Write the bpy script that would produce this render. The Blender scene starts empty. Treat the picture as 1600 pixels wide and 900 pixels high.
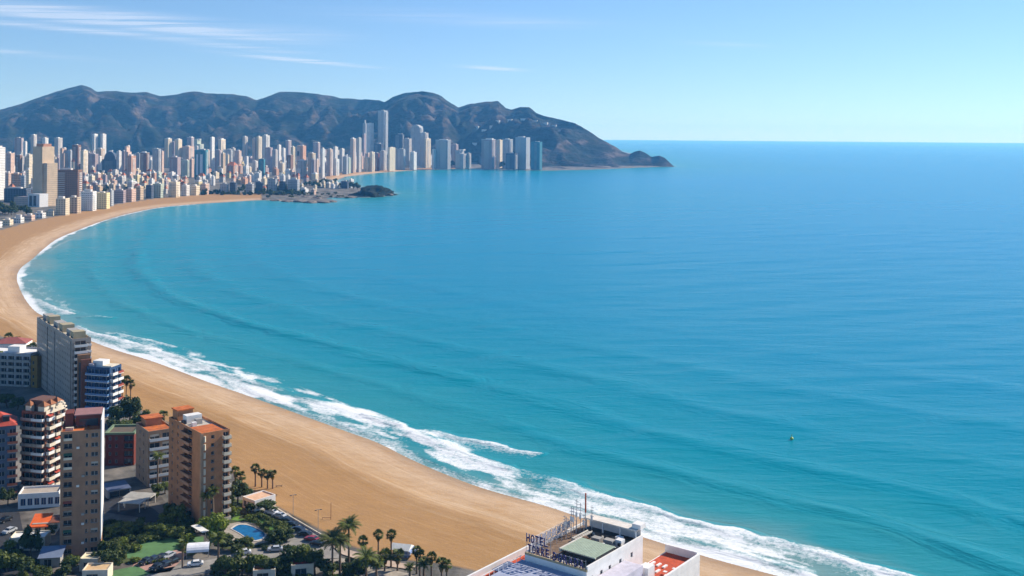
import bpy, bmesh, math, random
import numpy as np
from mathutils import Vector, Matrix, noise as mnoise
random.seed(7)
R = math.radians
S = bpy.context.scene
C = S.collection

# ------------------------------------------------------------------ camera
H = 120.0                      # camera height above the sea (m)
FPX = 1700.0                   # focal length in pixels of a 1600 px wide picture
YC = 211.3                     # picture row of eye level
ROLL = R(0.44)
RV = Vector((math.cos(ROLL), 0, math.sin(ROLL)))
UV = Vector((-math.sin(ROLL), 0, math.cos(ROLL)))
FV = Vector((0, 1, 0))
cd = bpy.data.cameras.new('camera'); cam = bpy.data.objects.new('camera', cd); C.objects.link(cam)
cam.matrix_world = Matrix(((RV.x, UV.x, -FV.x, 0), (RV.y, UV.y, -FV.y, 0), (RV.z, UV.z, -FV.z, H), (0, 0, 0, 1)))
cd.sensor_width = 36; cd.lens = 36 * FPX / 1600; cd.shift_y = -(450 - YC) / 1600
cd.clip_start = 1; cd.clip_end = 120000
S.camera = cam

# ------------------------------------------------------------------ sky, sun, exposure
SUN_AZ, SUN_EL = R(57), R(34)
W = bpy.data.worlds.new('World'); S.world = W; W.use_nodes = True
def build_world():
    nt = W.node_tree; N = nt.nodes; L = nt.links; N.clear()
    out = N.new('ShaderNodeOutputWorld'); bg = N.new('ShaderNodeBackground'); L.new(bg.outputs[0], out.inputs[0])
    bg.inputs[1].default_value = 0.108
    sky = N.new('ShaderNodeTexSky'); sky.sky_type = 'NISHITA'; sky.sun_disc = False
    sky.sun_elevation = SUN_EL; sky.sun_rotation = SUN_AZ
    sky.altitude = 100; sky.air_density = 1.0; sky.dust_density = 0.0; sky.ozone_density = 4.0
    # thin cirrus: streaks laid on a flat layer high above, the direction being projected onto it
    tc = N.new('ShaderNodeTexCoord'); sep = N.new('ShaderNodeSeparateXYZ'); L.new(tc.outputs['Generated'], sep.inputs[0])
    def m(op, a, b=None, c=None):
        n = N.new('ShaderNodeMath'); n.operation = op
        for i, v in enumerate((a, b, c)):
            if v is None: continue
            if isinstance(v, (int, float)): n.inputs[i].default_value = v
            else: L.new(v, n.inputs[i])
        return n.outputs[0]
    z = m('MAXIMUM', sep.outputs[2], 0.012)
    u = m('DIVIDE', sep.outputs[0], z); v = m('DIVIDE', sep.outputs[1], z)
    comb = N.new('ShaderNodeCombineXYZ'); L.new(u, comb.inputs[0]); L.new(v, comb.inputs[1])
    mp = N.new('ShaderNodeMapping'); mp.inputs['Rotation'].default_value = (0, 0, R(20)); mp.inputs['Scale'].default_value = (0.45, 3.2, 1)
    L.new(comb.outputs[0], mp.inputs[0])
    nz = N.new('ShaderNodeTexNoise'); nz.inputs['Scale'].default_value = 1.0; nz.inputs['Detail'].default_value = 7; nz.inputs['Roughness'].default_value = 0.62
    nz.inputs['Distortion'].default_value = 0.6; L.new(mp.outputs[0], nz.inputs['Vector'])
    total = None
    # (u0, v0, half length, half width, turn, strength) of each streak on the layer
    for u0, v0, a, b, t, s in STREAKS:
        du = m('SUBTRACT', u, u0); dv = m('SUBTRACT', v, v0)
        ca, sa = math.cos(t), math.sin(t)
        p = m('ADD', m('MULTIPLY', du, ca / a), m('MULTIPLY', dv, sa / a))
        q = m('ADD', m('MULTIPLY', du, -sa / b), m('MULTIPLY', dv, ca / b))
        e = m('EXPONENT', m('MULTIPLY', m('ADD', m('MULTIPLY', p, p), m('MULTIPLY', q, q)), -1.0))
        e = m('MULTIPLY', e, s)
        total = e if total is None else m('ADD', total, e)
    fac = m('MULTIPLY', total, m('MULTIPLY', m('MAXIMUM', m('SUBTRACT', nz.outputs[0], 0.33), 0.0), 2.6))
    fac = m('MINIMUM', fac, 0.5)
    sv = N.new('ShaderNodeCombineXYZ'); L.new(sep.outputs[0], sv.inputs[0]); L.new(sep.outputs[1], sv.inputs[1]); L.new(m('ADD', m('MAXIMUM', sep.outputs[2], 0.0), 0.055), sv.inputs[2])
    L.new(sv.outputs[0], sky.inputs['Vector'])
    mix = N.new('ShaderNodeMix'); mix.data_type = 'RGBA'; L.new(fac, mix.inputs[0]); L.new(sky.outputs[0], mix.inputs[6])
    mix.inputs[7].default_value = (6.4, 7.0, 7.6, 1)
    hs = N.new('ShaderNodeHueSaturation'); hs.inputs['Saturation'].default_value = SKY_SAT; L.new(mix.outputs[2], hs.inputs['Color'])
    tn = N.new('ShaderNodeMix'); tn.data_type = 'RGBA'; tn.blend_type = 'MULTIPLY'; tn.inputs[0].default_value = 1; L.new(hs.outputs[0], tn.inputs[6]); tn.inputs[7].default_value = (*SKY_TINT, 1)
    L.new(tn.outputs[2], bg.inputs[0])
SKY_SAT, SKY_TINT = 1.10, (0.88, 0.88, 0.95)
def sky_uv(px, py):
    d = FV + RV * ((px - 800) / FPX) + UV * ((YC - py) / FPX)
    return d.x / d.z, d.y / d.z
STREAKS = []
def streak(x0, y0, x1, y1, wid, s):
    a0, b0 = sky_uv(x0, y0); a1, b1 = sky_uv(x1, y1)
    t = math.atan2(b1 - b0, a1 - a0)
    STREAKS.append(((a0 + a1) / 2, (b0 + b1) / 2, math.hypot(a1 - a0, b1 - b0) / 2, wid, t, s))
streak(-160, -6, 390, 58, 0.42, 1.5); streak(-60, 30, 250, 58, 0.26, 0.8); streak(20, 8, 300, 30, 0.3, 0.7); streak(250, 60, 470, 84, 0.3, 0.5); streak(560, 20, 900, 40, 0.5, 0.3); streak(-200, 60, 120, 92, 0.35, 0.45); streak(385, 86, 565, 104, 0.24, 1.5)
streak(735, 103, 802, 110, 0.26, 1.2); streak(400, 40, 520, 60, 0.4, 0.35); streak(1080, 66, 1200, 74, 0.25, 0.3)
build_world()
sl = bpy.data.lights.new('sun', 'SUN'); sun = bpy.data.objects.new('sun', sl); C.objects.link(sun)
sl.energy = 5.0; sl.angle = R(0.5); sl.color = (1.0, 0.92, 0.80)
SDIR = Vector((math.cos(SUN_EL) * math.sin(SUN_AZ), math.cos(SUN_EL) * math.cos(SUN_AZ), math.sin(SUN_EL)))
sun.rotation_euler = SDIR.to_track_quat('Z', 'Y').to_euler(); sun.location = (0, 0, 300)
S.view_settings.view_transform = 'Standard'; S.view_settings.look = 'None'
S.view_settings.exposure = 0.47; S.view_settings.gamma = 1.0; S.view_settings.use_curve_mapping = False
S.render.engine = 'CYCLES'
S.cycles.max_bounces = 6; S.cycles.diffuse_bounces = 3; S.cycles.volume_bounces = 1; S.cycles.transparent_max_bounces = 8

# ------------------------------------------------------------------ pixel <-> place
def ray(px, py):
    return FV + RV * ((px - 800) / FPX) + UV * ((YC - py) / FPX)
def G(px, py, z=0.0):                      # where the sight line through a pixel meets height z
    d = ray(px, py); t = (z - H) / d.z
    return Vector((d.x * t, d.y * t, z))
def atY(px, py, Y):                        # the point on that sight line at distance Y
    d = ray(px, py); return Vector((d.x * Y, Y, H + d.z * Y))
def proj(p):
    d = Vector(p) - Vector((0, 0, H)); f = d.dot(FV)
    return 800 + FPX * d.dot(RV) / f, YC - FPX * d.dot(UV) / f

# ------------------------------------------------------------------ materials
MATS = {}
def mat(name, color=(0.5, 0.5, 0.5), rough=0.7, metal=0.0, var=0.12, scale=0.6, spec=0.3, bump=0.0):
    """plain painted / plastered / leafy surface with blotchy wear"""
    if name in MATS: return MATS[name]
    m = bpy.data.materials.new(name); m.use_nodes = True; MATS[name] = m
    nt = m.node_tree; N = nt.nodes; L = nt.links; b = N['Principled BSDF']
    b.inputs['Roughness'].default_value = rough; b.inputs['Metallic'].default_value = metal
    b.inputs['Specular IOR Level'].default_value = spec
    tc = N.new('ShaderNodeTexCoord'); nz = N.new('ShaderNodeTexNoise'); nz.inputs['Scale'].default_value = scale; nz.inputs['Detail'].default_value = 6
    nz.inputs['Roughness'].default_value = 0.65
    L.new(tc.outputs['Object'], nz.inputs['Vector'])
    cr = N.new('ShaderNodeValToRGB'); L.new(nz.outputs[0], cr.inputs[0])
    c = Vector(color); lo = c * (1 - var * 1.6); hi = c * (1 + var)
    cr.color_ramp.elements[0].position = 0.3; cr.color_ramp.elements[1].position = 0.7
    cr.color_ramp.elements[0].color = (*lo, 1); cr.color_ramp.elements[1].color = (*hi, 1)
    L.new(cr.outputs[0], b.inputs['Base Color'])
    if bump:
        bp = N.new('ShaderNodeBump'); bp.inputs['Strength'].default_value = bump; bp.inputs['Distance'].default_value = 0.1
        L.new(nz.outputs[0], bp.inputs['Height']); L.new(bp.outputs[0], b.inputs['Normal'])
    return m

# ------------------------------------------------------------------ numpy noise
def _hash(ix, iy, seed):
    h = (ix.astype(np.int64) * 374761393 + iy.astype(np.int64) * 668265263 + seed * 974634777) & 0x7fffffff
    h = ((h ^ (h >> 13)) * 1274126177) & 0x7fffffff
    h = h ^ (h >> 16)
    return (h & 0xffff) / 65535.0
def vnoise(x, y, seed=0):
    ix = np.floor(x); iy = np.floor(y); fx = x - ix; fy = y - iy
    fx = fx * fx * (3 - 2 * fx); fy = fy * fy * (3 - 2 * fy)
    a = _hash(ix, iy, seed); b = _hash(ix + 1, iy, seed); c = _hash(ix, iy + 1, seed); d = _hash(ix + 1, iy + 1, seed)
    return (a * (1 - fx) + b * fx) * (1 - fy) + (c * (1 - fx) + d * fx) * fy
def fbm(x, y, octv=4, seed=0, gain=0.5):
    s = 0; a = 1; t = 0
    for o in range(octv):
        s = s + a * vnoise(x * 2 ** o + o * 17.3, y * 2 ** o - o * 9.1, seed + o); t += a; a *= gain
    return s / t
def ss(a, b, x):
    t = np.clip((x - a) / (b - a), 0, 1); return t * t * (3 - 2 * t)
def poly_dist(P, poly, closed):
    """distance to a polyline, the running length of the nearest point and the side (left +)"""
    best = np.full(len(P), 1e18); run = np.zeros(len(P)); side = np.zeros(len(P)); s0 = 0.0
    M = len(poly)
    for i in range(M if closed else M - 1):
        a = poly[i]; b = poly[(i + 1) % M]; ab = b - a; l2 = (ab * ab).sum(); ln = math.sqrt(l2)
        ap = P - a; t = np.clip((ap @ ab) / l2, 0, 1)
        dx = ap - t[:, None] * ab; d = (dx * dx).sum(1)
        k = d < best
        best[k] = d[k]; run[k] = s0 + t[k] * ln; side[k] = np.sign(ab[0] * ap[k, 1] - ab[1] * ap[k, 0])
        s0 += ln
    return np.sqrt(best), run, side
def inside(P, poly):
    c = np.zeros(len(P), bool); M = len(poly); j = M - 1
    for i in range(M):
        xi, yi = poly[i]; xj, yj = poly[j]
        if yi != yj:
            k = ((yi > P[:, 1]) != (yj > P[:, 1])) & (P[:, 0] < (xj - xi) * (P[:, 1] - yi) / (yj - yi) + xi)
            c ^= k
        j = i
    return c
def smooth_line(pts, n=4):
    """Catmull-Rom through traced points"""
    pts = [np.array(p, float) for p in pts]; out = []
    for i in range(len(pts) - 1):
        p0 = pts[max(i - 1, 0)]; p1 = pts[i]; p2 = pts[i + 1]; p3 = pts[min(i + 2, len(pts) - 1)]
        for k in range(n):
            t = k / n
            out.append(0.5 * ((2 * p1) + (p2 - p0) * t + (2 * p0 - 5 * p1 + 4 * p2 - p3) * t * t + (3 * p1 - p0 - 3 * p2 + p3) * t ** 3))
    out.append(pts[-1]); return np.array(out)

# ------------------------------------------------------------------ coastline (waterline, on the ground)
def gp(l): return [tuple(G(x, y)[:2]) for x, y in l]
near = gp([(1215, 900), (1110, 872), (1000, 838), (905, 808), (850, 790), (760, 765), (700, 743), (640, 717), (590, 692), (540, 674), (480, 652),
           (430, 634), (380, 616), (330, 599), (280, 580), (230, 562), (180, 547), (140, 532), (108, 515), (82, 500), (58, 489), (42, 472), (31, 452),
           (26, 434), (32, 419), (50, 405), (68, 389), (88, 374), (118, 361), (158, 346), (200, 334), (250, 324), (310, 318.5), (380, 314), (404, 312.5)])
south = [(980, -700), (420, -120), (190, 130)]
far = gp([(430, 313), (470, 315.5), (510, 316.5), (523, 313), (500, 309.5), (540, 308.2), (575, 308.5), (606, 306.5), (611, 303), (596, 299), (566, 294),
          (545, 290), (520, 283.5), (540, 276), (580, 271), (630, 267), (690, 264.5), (740, 263.5), (800, 265), (850, 266.5), (900, 265.5), (960, 263.5),
          (1000, 261.5), (1052, 260)])
back = [(640, 4800), (700, 5600), (800, 7000), (900, 9500), (-9500, 9500), (-9500, -700)]
COAST = np.vstack([np.array(south), smooth_line(near, 3), np.array(far), np.array(back)])
def coast_sd(P):
    d, run, side = poly_dist(P, COAST, True)
    ins = inside(P, COAST)
    return np.where(ins, d, -d), run
# edge between sand and town
TOWN = np.vstack([np.array([(700, -700), (330, -120), (120, 130), (45, 250)]),
      smooth_line(gp([(745, 905), (690, 893), (640, 888), (585, 876), (540, 862), (505, 842), (470, 822), (440, 806), (405, 785), (372, 760), (340, 715), (290, 680), (235, 655),
         (190, 632), (150, 590), (95, 560), (50, 547), (0, 530), (-70, 505), (-130, 470), (-150, 430), (-120, 400), (-60, 378), (0, 363), (50, 349), (90, 340), (130, 331.5),
         (170, 323.5), (210, 317), (260, 310.5), (310, 306), (380, 304), (430, 304.5)]), 3),
      np.array(gp([(470, 306), (520, 302), (560, 300), (600, 301), (560, 291), (520, 281), (500, 279), (530, 272), (600, 266.5), (690, 262.5), (740, 262), (850, 264), (950, 262), (1040, 259.5)])),
      np.array([(630, 4900), (690, 5600), (790, 7000), (880, 9400), (-9400, 9400), (-9400, -700)])])
def land_z(sd, town_in, x, y):
    """height of the ground from the distance to the waterline"""
    z = np.where(sd > 0, 2.4 * (1 - np.exp(-np.clip(sd, 0, None) / 22.0)), np.clip(sd * 0.06, -3.5, 0))
    z = z + ss(260, 1500, sd) * 16.0 * ss(900, 1800, y)
    return z
def ground_z(x, y):
    P = np.array([[x, y]], float); sd, _ = coast_sd(P)
    return float(land_z(sd, None, P[:, 0], P[:, 1])[0])

def mesh_from(name, verts, faces, attrs=None, smooth=True):
    me = bpy.data.meshes.new(name)
    nv = len(verts); nf = len(faces)
    me.vertices.add(nv); me.vertices.foreach_set('co', np.asarray(verts, np.float32).ravel())
    faces = np.asarray(faces, np.int32); k = faces.shape[1]
    me.loops.add(nf * k); me.loops.foreach_set('vertex_index', faces.ravel())
    me.polygons.add(nf); me.polygons.foreach_set('loop_start', np.arange(0, nf * k, k, dtype=np.int32))
    me.polygons.foreach_set('loop_total', np.full(nf, k, np.int32))
    if smooth: me.polygons.foreach_set('use_smooth', np.ones(nf, bool))
    for a, v in (attrs or {}).items():
        at = me.attributes.new(a, 'FLOAT', 'POINT'); at.data.foreach_set('value', np.asarray(v, np.float32))
    me.update(calc_edges=True); me.validate()
    return me
def fan(a_vals, y_vals):
    A, Y = np.meshgrid(a_vals, y_vals); X = A * Y
    nr, nc = A.shape
    idx = np.arange(nr * nc).reshape(nr, nc)
    F = np.stack([idx[:-1, :-1], idx[:-1, 1:], idx[1:, 1:], idx[1:, :-1]], -1).reshape(-1, 4)
    return np.stack([X.ravel(), Y.ravel()], 1), F
def cull(P2, F, keep, arrs):
    kf = keep[F].all(1); F = F[kf]
    used = np.unique(F); mp = np.full(len(P2), -1); mp[used] = np.arange(len(used))
    return mp[F], used
def setting(name, me, m, kind='structure'):
    o = bpy.data.objects.new(name, me); C.objects.link(o); o['kind'] = kind
    if m: me.materials.append(m)
    return o

# ------------------------------------------------------------------ sea
def sea_material():
    m = bpy.data.materials.new('sea_water'); m.use_nodes = True; nt = m.node_tree; N = nt.nodes; L = nt.links; b = N['Principled BSDF']
    tc = N.new('ShaderNodeTexCoord')
    sd = N.new('ShaderNodeAttribute'); sd.attribute_name = 'offshore'
    fo = N.new('ShaderNodeAttribute'); fo.attribute_name = 'foam'
    def noise(sx, sy, rot, detail, rough=0.55, dist=0.0):
        mp = N.new('ShaderNodeMapping'); mp.inputs['Scale'].default_value = (sx, sy, 1); mp.inputs['Rotation'].default_value = (0, 0, rot); L.new(tc.outputs['Object'], mp.inputs[0])
        n = N.new('ShaderNodeTexNoise'); n.inputs['Scale'].default_value = 1; n.inputs['Detail'].default_value = detail; n.inputs['Roughness'].default_value = rough
        n.inputs['Distortion'].default_value = dist; L.new(mp.outputs[0], n.inputs['Vector']); return n.outputs[0]
    def math_(op, a, c, clamp=False):
        n = N.new('ShaderNodeMath'); n.operation = op; n.use_clamp = clamp
        for i, v in enumerate((a, c)):
            if isinstance(v, (int, float)): n.inputs[i].default_value = v
            else: L.new(v, n.inputs[i])
        return n.outputs[0]
    def ramp(v, stops):
        cr = N.new('ShaderNodeValToRGB'); L.new(v, cr.inputs[0]); el = cr.color_ramp.elements
        while len(el) < len(stops): el.new(0.5)
        for e, (p, c) in zip(el, stops): e.position = p; e.color = (*c, 1)
        return cr.outputs[0]
    # water colour by depth: sandy green over the bar, turquoise, then deep blue
    big = noise(1 / 420, 1 / 150, R(20), 4)
    depth = math_('ADD', math_('DIVIDE', sd.outputs['Fac'], 1000.0), math_('MULTIPLY', math_('SUBTRACT', big, 0.5), 0.10))
    col = ramp(depth, WATER)
    # foam
    f1 = noise(0.75, 0.75, 0, 6, 0.75, 0.5); f2 = noise(0.14, 0.14, 0, 4, 0.6, 0.4)
    lace = math_('ADD', math_('MULTIPLY', f1, 0.95), math_('MULTIPLY', f2, 0.25))
    fm = math_('SUBTRACT', math_('ADD', fo.outputs['Fac'], math_('MULTIPLY', lace, 1.15)), 1.16)
    fm = math_('MULTIPLY', fm, 2.6, True)
    fm = math_('MULTIPLY', fm, math_('MULTIPLY', fo.outputs['Fac'], 6.0, True), True)
    mix = N.new('ShaderNodeMix'); mix.data_type = 'RGBA'; L.new(fm, mix.inputs[0]); L.new(col, mix.inputs[6]); mix.inputs[7].default_value = (0.76, 0.78, 0.78, 1)
    L.new(mix.outputs[2], b.inputs['Base Color'])
    L.new(math_('ADD', math_('MULTIPLY', fm, 0.5), 0.22), b.inputs['Roughness'])
    b.inputs['IOR'].default_value = 1.18; b.inputs['Specular IOR Level'].default_value = 0.22
    # ripples, chop and long low swell
    h1 = noise(1 / 6, 1 / 2.4, R(-24), 6, 0.62); h2 = noise(1 / 34, 1 / 9, R(-20), 4, 0.6); h3 = noise(1 / 240, 1 / 40, R(-12), 3, 0.5)
    hh = math_('ADD', math_('ADD', math_('MULTIPLY', h1, 0.42), math_('MULTIPLY', h2, 0.9)), math_('MULTIPLY', h3, 2.2))
    bp = N.new('ShaderNodeBump'); bp.inputs['Strength'].default_value = 0.8; bp.inputs['Distance'].default_value = 1.0
    L.new(hh, bp.inputs['Height']); L.new(bp.outputs[0], b.inputs['Normal'])
    return m
WATER = [(0.0, (0.16, 0.28, 0.27)), (0.03, (0.02, 0.235, 0.27)), (0.09, (0.0, 0.215, 0.285)), (0.26, (0.0, 0.21, 0.34)), (0.9, (0.0, 0.21, 0.39))]
CRESTS = [  # traced crest lines: points from left to right, foam reach towards the beach (m), strength
    ([(118, 506), (150, 521), (215, 537), (300, 564), (380, 591), (462, 618)], 15, 1.0),
    ([(180, 521), (230, 531), (284, 545)], 9, 0.9),
    ([(462, 620), (520, 633), (560, 647), (640, 672), (720, 706), (830, 742)], 12, 1.0),
    ([(566, 648), (605, 657), (641, 668)], 10, 1.0),
    ([(655, 671), (700, 680), (760, 692), (857, 713)], 15, 0.95),
    ([(830, 746), (880, 752), (935, 772), (1000, 790), (1100, 817), (1200, 842), (1300, 868), (1420, 900), (1560, 940)], 14, 1.0),
    ([(900, 792), (960, 815), (1060, 842), (1180, 872), (1290, 905)], 9, 0.7),
    ([(380, 604), (470, 640), (560, 672), (660, 716), (760, 757), (850, 786)], 6, 0.75),
    ([(58, 466), (90, 482), (127, 492)], 18, 0.9), ([(118, 497), (150, 494), (182, 497)], 7, 0.85),
    ([(30, 412), (60, 425), (80, 440), (70, 455)], 30, 0.42), ([(70, 395), (95, 380), (118, 372)], 14, 0.6), ([(150, 352), (180, 343), (205, 336)], 9, 0.5),
    ([(560, 272.5), (620, 268.5), (700, 265.5)], 14, 0.8), ([(220, 331), (300, 321), (390, 315)], 8, 0.45)]
def build_sea():
    a = np.linspace(-0.56, 0.62, 860)
    py = np.concatenate([np.linspace(1120, 260, 860), np.linspace(259, 224, 60)])
    yv = 120 * FPX / (py - YC); yv = np.concatenate([yv, np.geomspace(yv[-1] * 1.12, 34000, 12)])
    P, F = fan(a, yv)
    sd, run = coast_sd(P)
    F, used = cull(P, F, sd < 25, None)
    P = P[used]; sd = sd[used]; run = run[used]; off = np.clip(-sd, 0, None)
    near_ = (P[:, 1] < 2600) & (off < 420)
    foam = np.zeros(len(P)); z = np.zeros(len(P))
    x, y = P[:, 0], P[:, 1]
    # uneven waterline swash
    n = fbm(run / 22, np.zeros_like(run), 3, 5)
    edge = ss(9, 1, off - (n - 0.4) * 9) * (off < 40)
    foam += edge * 0.85 * (y < 1900) * (0.45 + 0.9 * vnoise(run / 60, 0 * run, 9))
    lace0 = fbm(run / 16, off / 5.0, 4, 77); foam = np.maximum(foam, ss(37, 21, off + 14 * (fbm(run / 60, 0 * run, 2, 12) - .5)) * (0.34 + 0.56 * ss(.32, .66, lace0)) * ss(1200, 850, y) * (off > 0) * (1 - .38 * ss(520, 700, y)) * (.72 + .4 * vnoise(run / 45, off / 30, 15)))
    Pn = P[near_]; wob = (fbm(Pn[:, 0] / 9, Pn[:, 1] / 9, 3, 21) - 0.5)
    for pts, reach, st in CRESTS:
        line = smooth_line(gp(pts), 3)
        d, r, side = poly_dist(Pn, line, False)
        L_ = np.sqrt(((line[1:] - line[:-1]) ** 2).sum(1)).sum()
        reach = reach * 1.5
        sgn = -side * d + wob * reach * 0.2          # + towards the beach (the beach lies to the right of the traced line)
        ends = ss(-0.01, 0.05, r / L_) * ss(1.01, 0.93, r / L_)
        lat = np.where((r <= 1e-6) | (r >= L_ - 1e-6), np.exp(-(d / 4) ** 2), 1)
        rag = 0.55 + 0.9 * fbm(r / 26, sgn / 14, 3, 31)
        f = ss(-1.2, 0.6, sgn) * np.exp(-np.clip(sgn, 0, None) / (reach * 0.62)) * rag * st * ends * lat
        foam[near_] = np.maximum(foam[near_], f * 0.84)
        hgt = (0.55 * np.exp(-((sgn - 1.0) / 3.6) ** 2) + 0.25 * np.exp(-((sgn - reach * .4) / (reach * .5)) ** 2)) * ends * lat * st
        z[near_] += hgt * 0.9
    # rolling swell that runs in parallel to the beach
    warp = fbm(x / 220, y / 220, 2, 41) * 7
    for off0, amp, wd in ((58, 1.0, 6.5), (96, 1.15, 8), (145, 0.9, 10), (205, 0.7, 12), (280, 0.6, 15)):
        g = np.exp(-((off + warp - 3.5 - off0) / wd) ** 2) * amp * (0.35 + 0.9 * vnoise(run / 260, off0 + 0 * run, 51))
        z += g * ss(1500, 900, y)
    sw = np.zeros(len(P))
    for k, (ang, lam, am) in enumerate(((-58, 48, .10), (-66, 31, .08), (-50, 74, .13), (-80, 22, .05))):
        ph = (x * math.cos(R(ang)) + y * math.sin(R(ang))) * 2 * math.pi / lam + 2.5 * fbm(x / 200, y / 200, 2, 60 + k)
        sw += am * np.sin(ph) * (0.3 + 1.2 * vnoise(x / 140, y / 140, 70 + k))
    z += sw * ss(6, 60, off) * ss(2600, 1000, y)
    z *= ss(0.0, 8, off)
    V = np.stack([x, y, z], 1)
    me = mesh_from('sea', V, F, {'offshore': off, 'foam': np.clip(foam, 0, 1)})
    return setting('sea', me, sea_material())
sea = build_sea()

# ------------------------------------------------------------------ ground: beach and town floor in one sheet
def ground_material():
    m = bpy.data.materials.new('sand_and_town_ground'); m.use_nodes = True; nt = m.node_tree; N = nt.nodes; L = nt.links; b = N['Principled BSDF']
    tc = N.new('ShaderNodeTexCoord')
    ins = N.new('ShaderNodeAttribute'); ins.attribute_name = 'inland'; tw = N.new('ShaderNodeAttribute'); tw.attribute_name = 'town'
    def noise(sc, detail=5, rough=0.6, sx=1, sy=1, rot=0):
        mp = N.new('ShaderNodeMapping'); mp.inputs['Scale'].default_value = (sx, sy, 1); mp.inputs['Rotation'].default_value = (0, 0, rot); L.new(tc.outputs['Object'], mp.inputs[0])
        n = N.new('ShaderNodeTexNoise'); n.inputs['Scale'].default_value = sc; n.inputs['Detail'].default_value = detail; n.inputs['Roughness'].default_value = rough
        L.new(mp.outputs[0], n.inputs['Vector']); return n.outputs[0]
    def math_(op, a, c, clamp=False):
        n = N.new('ShaderNodeMath'); n.operation = op; n.use_clamp = clamp
        for i, v in enumerate((a, c)):
            if isinstance(v, (int, float)): n.inputs[i].default_value = v
            else: L.new(v, n.inputs[i])
        return n.outputs[0]
    def ramp(v, stops):
        cr = N.new('ShaderNodeValToRGB'); L.new(v, cr.inputs[0]); el = cr.color_ramp.elements
        while len(el) < len(stops): el.new(0.5)
        for e, (p, c) in zip(el, stops): e.position = p; e.color = (*c, 1)
        return cr.outputs[0]
    def mixc(f, a, c):
        n = N.new('ShaderNodeMix'); n.data_type = 'RGBA'; L.new(f, n.inputs[0])
        for i, v in ((6, a), (7, c)):
            if isinstance(v, tuple): n.inputs[i].default_value = (*v, 1)
            else: L.new(v, n.inputs[i])
        return n.outputs[2]
    big = noise(1 / 45, 5); fine = noise(0.9, 6, 0.7); mid = noise(1 / 9, 5, 0.65, 1, 2.2, R(40))
    d = math_('ADD', ins.outputs['Fac'], math_('MULTIPLY', math_('SUBTRACT', big, 0.5), 16.0))
    al = N.new('ShaderNodeAttribute'); al.attribute_name = 'along'
    cv = N.new('ShaderNodeCombineXYZ'); L.new(math_('DIVIDE', al.outputs['Fac'], 55.0), cv.inputs[0]); L.new(math_('DIVIDE', ins.outputs['Fac'], 3.2), cv.inputs[1])
    st = N.new('ShaderNodeTexNoise'); st.inputs['Scale'].default_value = 1.0; st.inputs['Detail'].default_value = 5; st.inputs['Roughness'].default_value = 0.62; st.inputs['Distortion'].default_value = 0.5; L.new(cv.outputs[0], st.inputs['Vector'])
    # wet strip, pale washed strip, raked dry sand
    sand = ramp(math_('DIVIDE', d, 60.0), SAND)
    sand = mixc(math_('MULTIPLY', math_('SUBTRACT', mid, 0.46), 1.6, True), sand, (0.33, 0.18, 0.07))
    sand = mixc(math_('MULTIPLY', math_('SUBTRACT', fine, 0.5), 1.3, True), sand, (0.33, 0.185, 0.08))
    pat = noise(1 / 17, 6, 0.72, 1, 1.6, R(48)); sand = mixc(math_('MULTIPLY', math_('SUBTRACT', pat, 0.54), 4.0, True), sand, (0.45, 0.25, 0.095))
    pale = math_('MULTIPLY', math_('MULTIPLY', math_('SUBTRACT', st.outputs[0], 0.50), 5.0, True), math_('SUBTRACT', 1.0, math_('DIVIDE', math_('ABSOLUTE', math_('SUBTRACT', d, 20.0), 0.0), 17.0), True), True)
    sand = mixc(pale, sand, (0.62, 0.45, 0.29))
    trk = math_('MULTIPLY', math_('SUBTRACT', 0.42, st.outputs[0]), 3.0, True)
    sand = mixc(math_('MULTIPLY', trk, 0.6), sand, (0.33, 0.185, 0.08))
    cv2 = N.new('ShaderNodeCombineXYZ'); L.new(math_('DIVIDE', al.outputs['Fac'], 26.0), cv2.inputs[0]); L.new(math_('DIVIDE', ins.outputs['Fac'], 1.1), cv2.inputs[1])
    s2 = N.new('ShaderNodeTexNoise'); s2.inputs['Scale'].default_value = 1.0; s2.inputs['Detail'].default_value = 4; s2.inputs['Roughness'].default_value = 0.7; L.new(cv2.outputs[0], s2.inputs['Vector'])
    sand = mixc(math_('MULTIPLY', math_('SUBTRACT', s2.outputs[0], 0.52), 2.6, True), sand, (0.31, 0.175, 0.075)); sand = mixc(math_('MULTIPLY', math_('SUBTRACT', 0.46, s2.outputs[0]), 2.2, True), sand, (0.54, 0.35, 0.18))
    town = ramp(noise(1 / 26, 6, 0.7), [(0.32, (0.045, 0.05, 0.035)), (0.45, (0.10, 0.095, 0.085)), (0.58, (0.20, 0.18, 0.155)), (0.72, (0.30, 0.25, 0.20))])
    L.new(mixc(tw.outputs['Fac'], sand, town), b.inputs['Base Color'])
    b.inputs['Roughness'].default_value = 0.9; b.inputs['Specular IOR Level'].default_value = 0.15
    bp = N.new('ShaderNodeBump'); bp.inputs['Strength'].default_value = 0.5; bp.inputs['Distance'].default_value = 0.5
    L.new(math_('ADD', math_('MULTIPLY', fine, 0.5), math_('MULTIPLY', mid, 1.2)), bp.inputs['Height']); L.new(bp.outputs[0], b.inputs['Normal'])
    return m
SAND = [(0.0, (0.33, 0.23, 0.15)), (0.06, (0.42, 0.29, 0.185)), (0.14, (0.53, 0.37, 0.235)), (0.36, (0.47, 0.305, 0.165)), (0.52, (0.375, 0.212, 0.085))]
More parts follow.
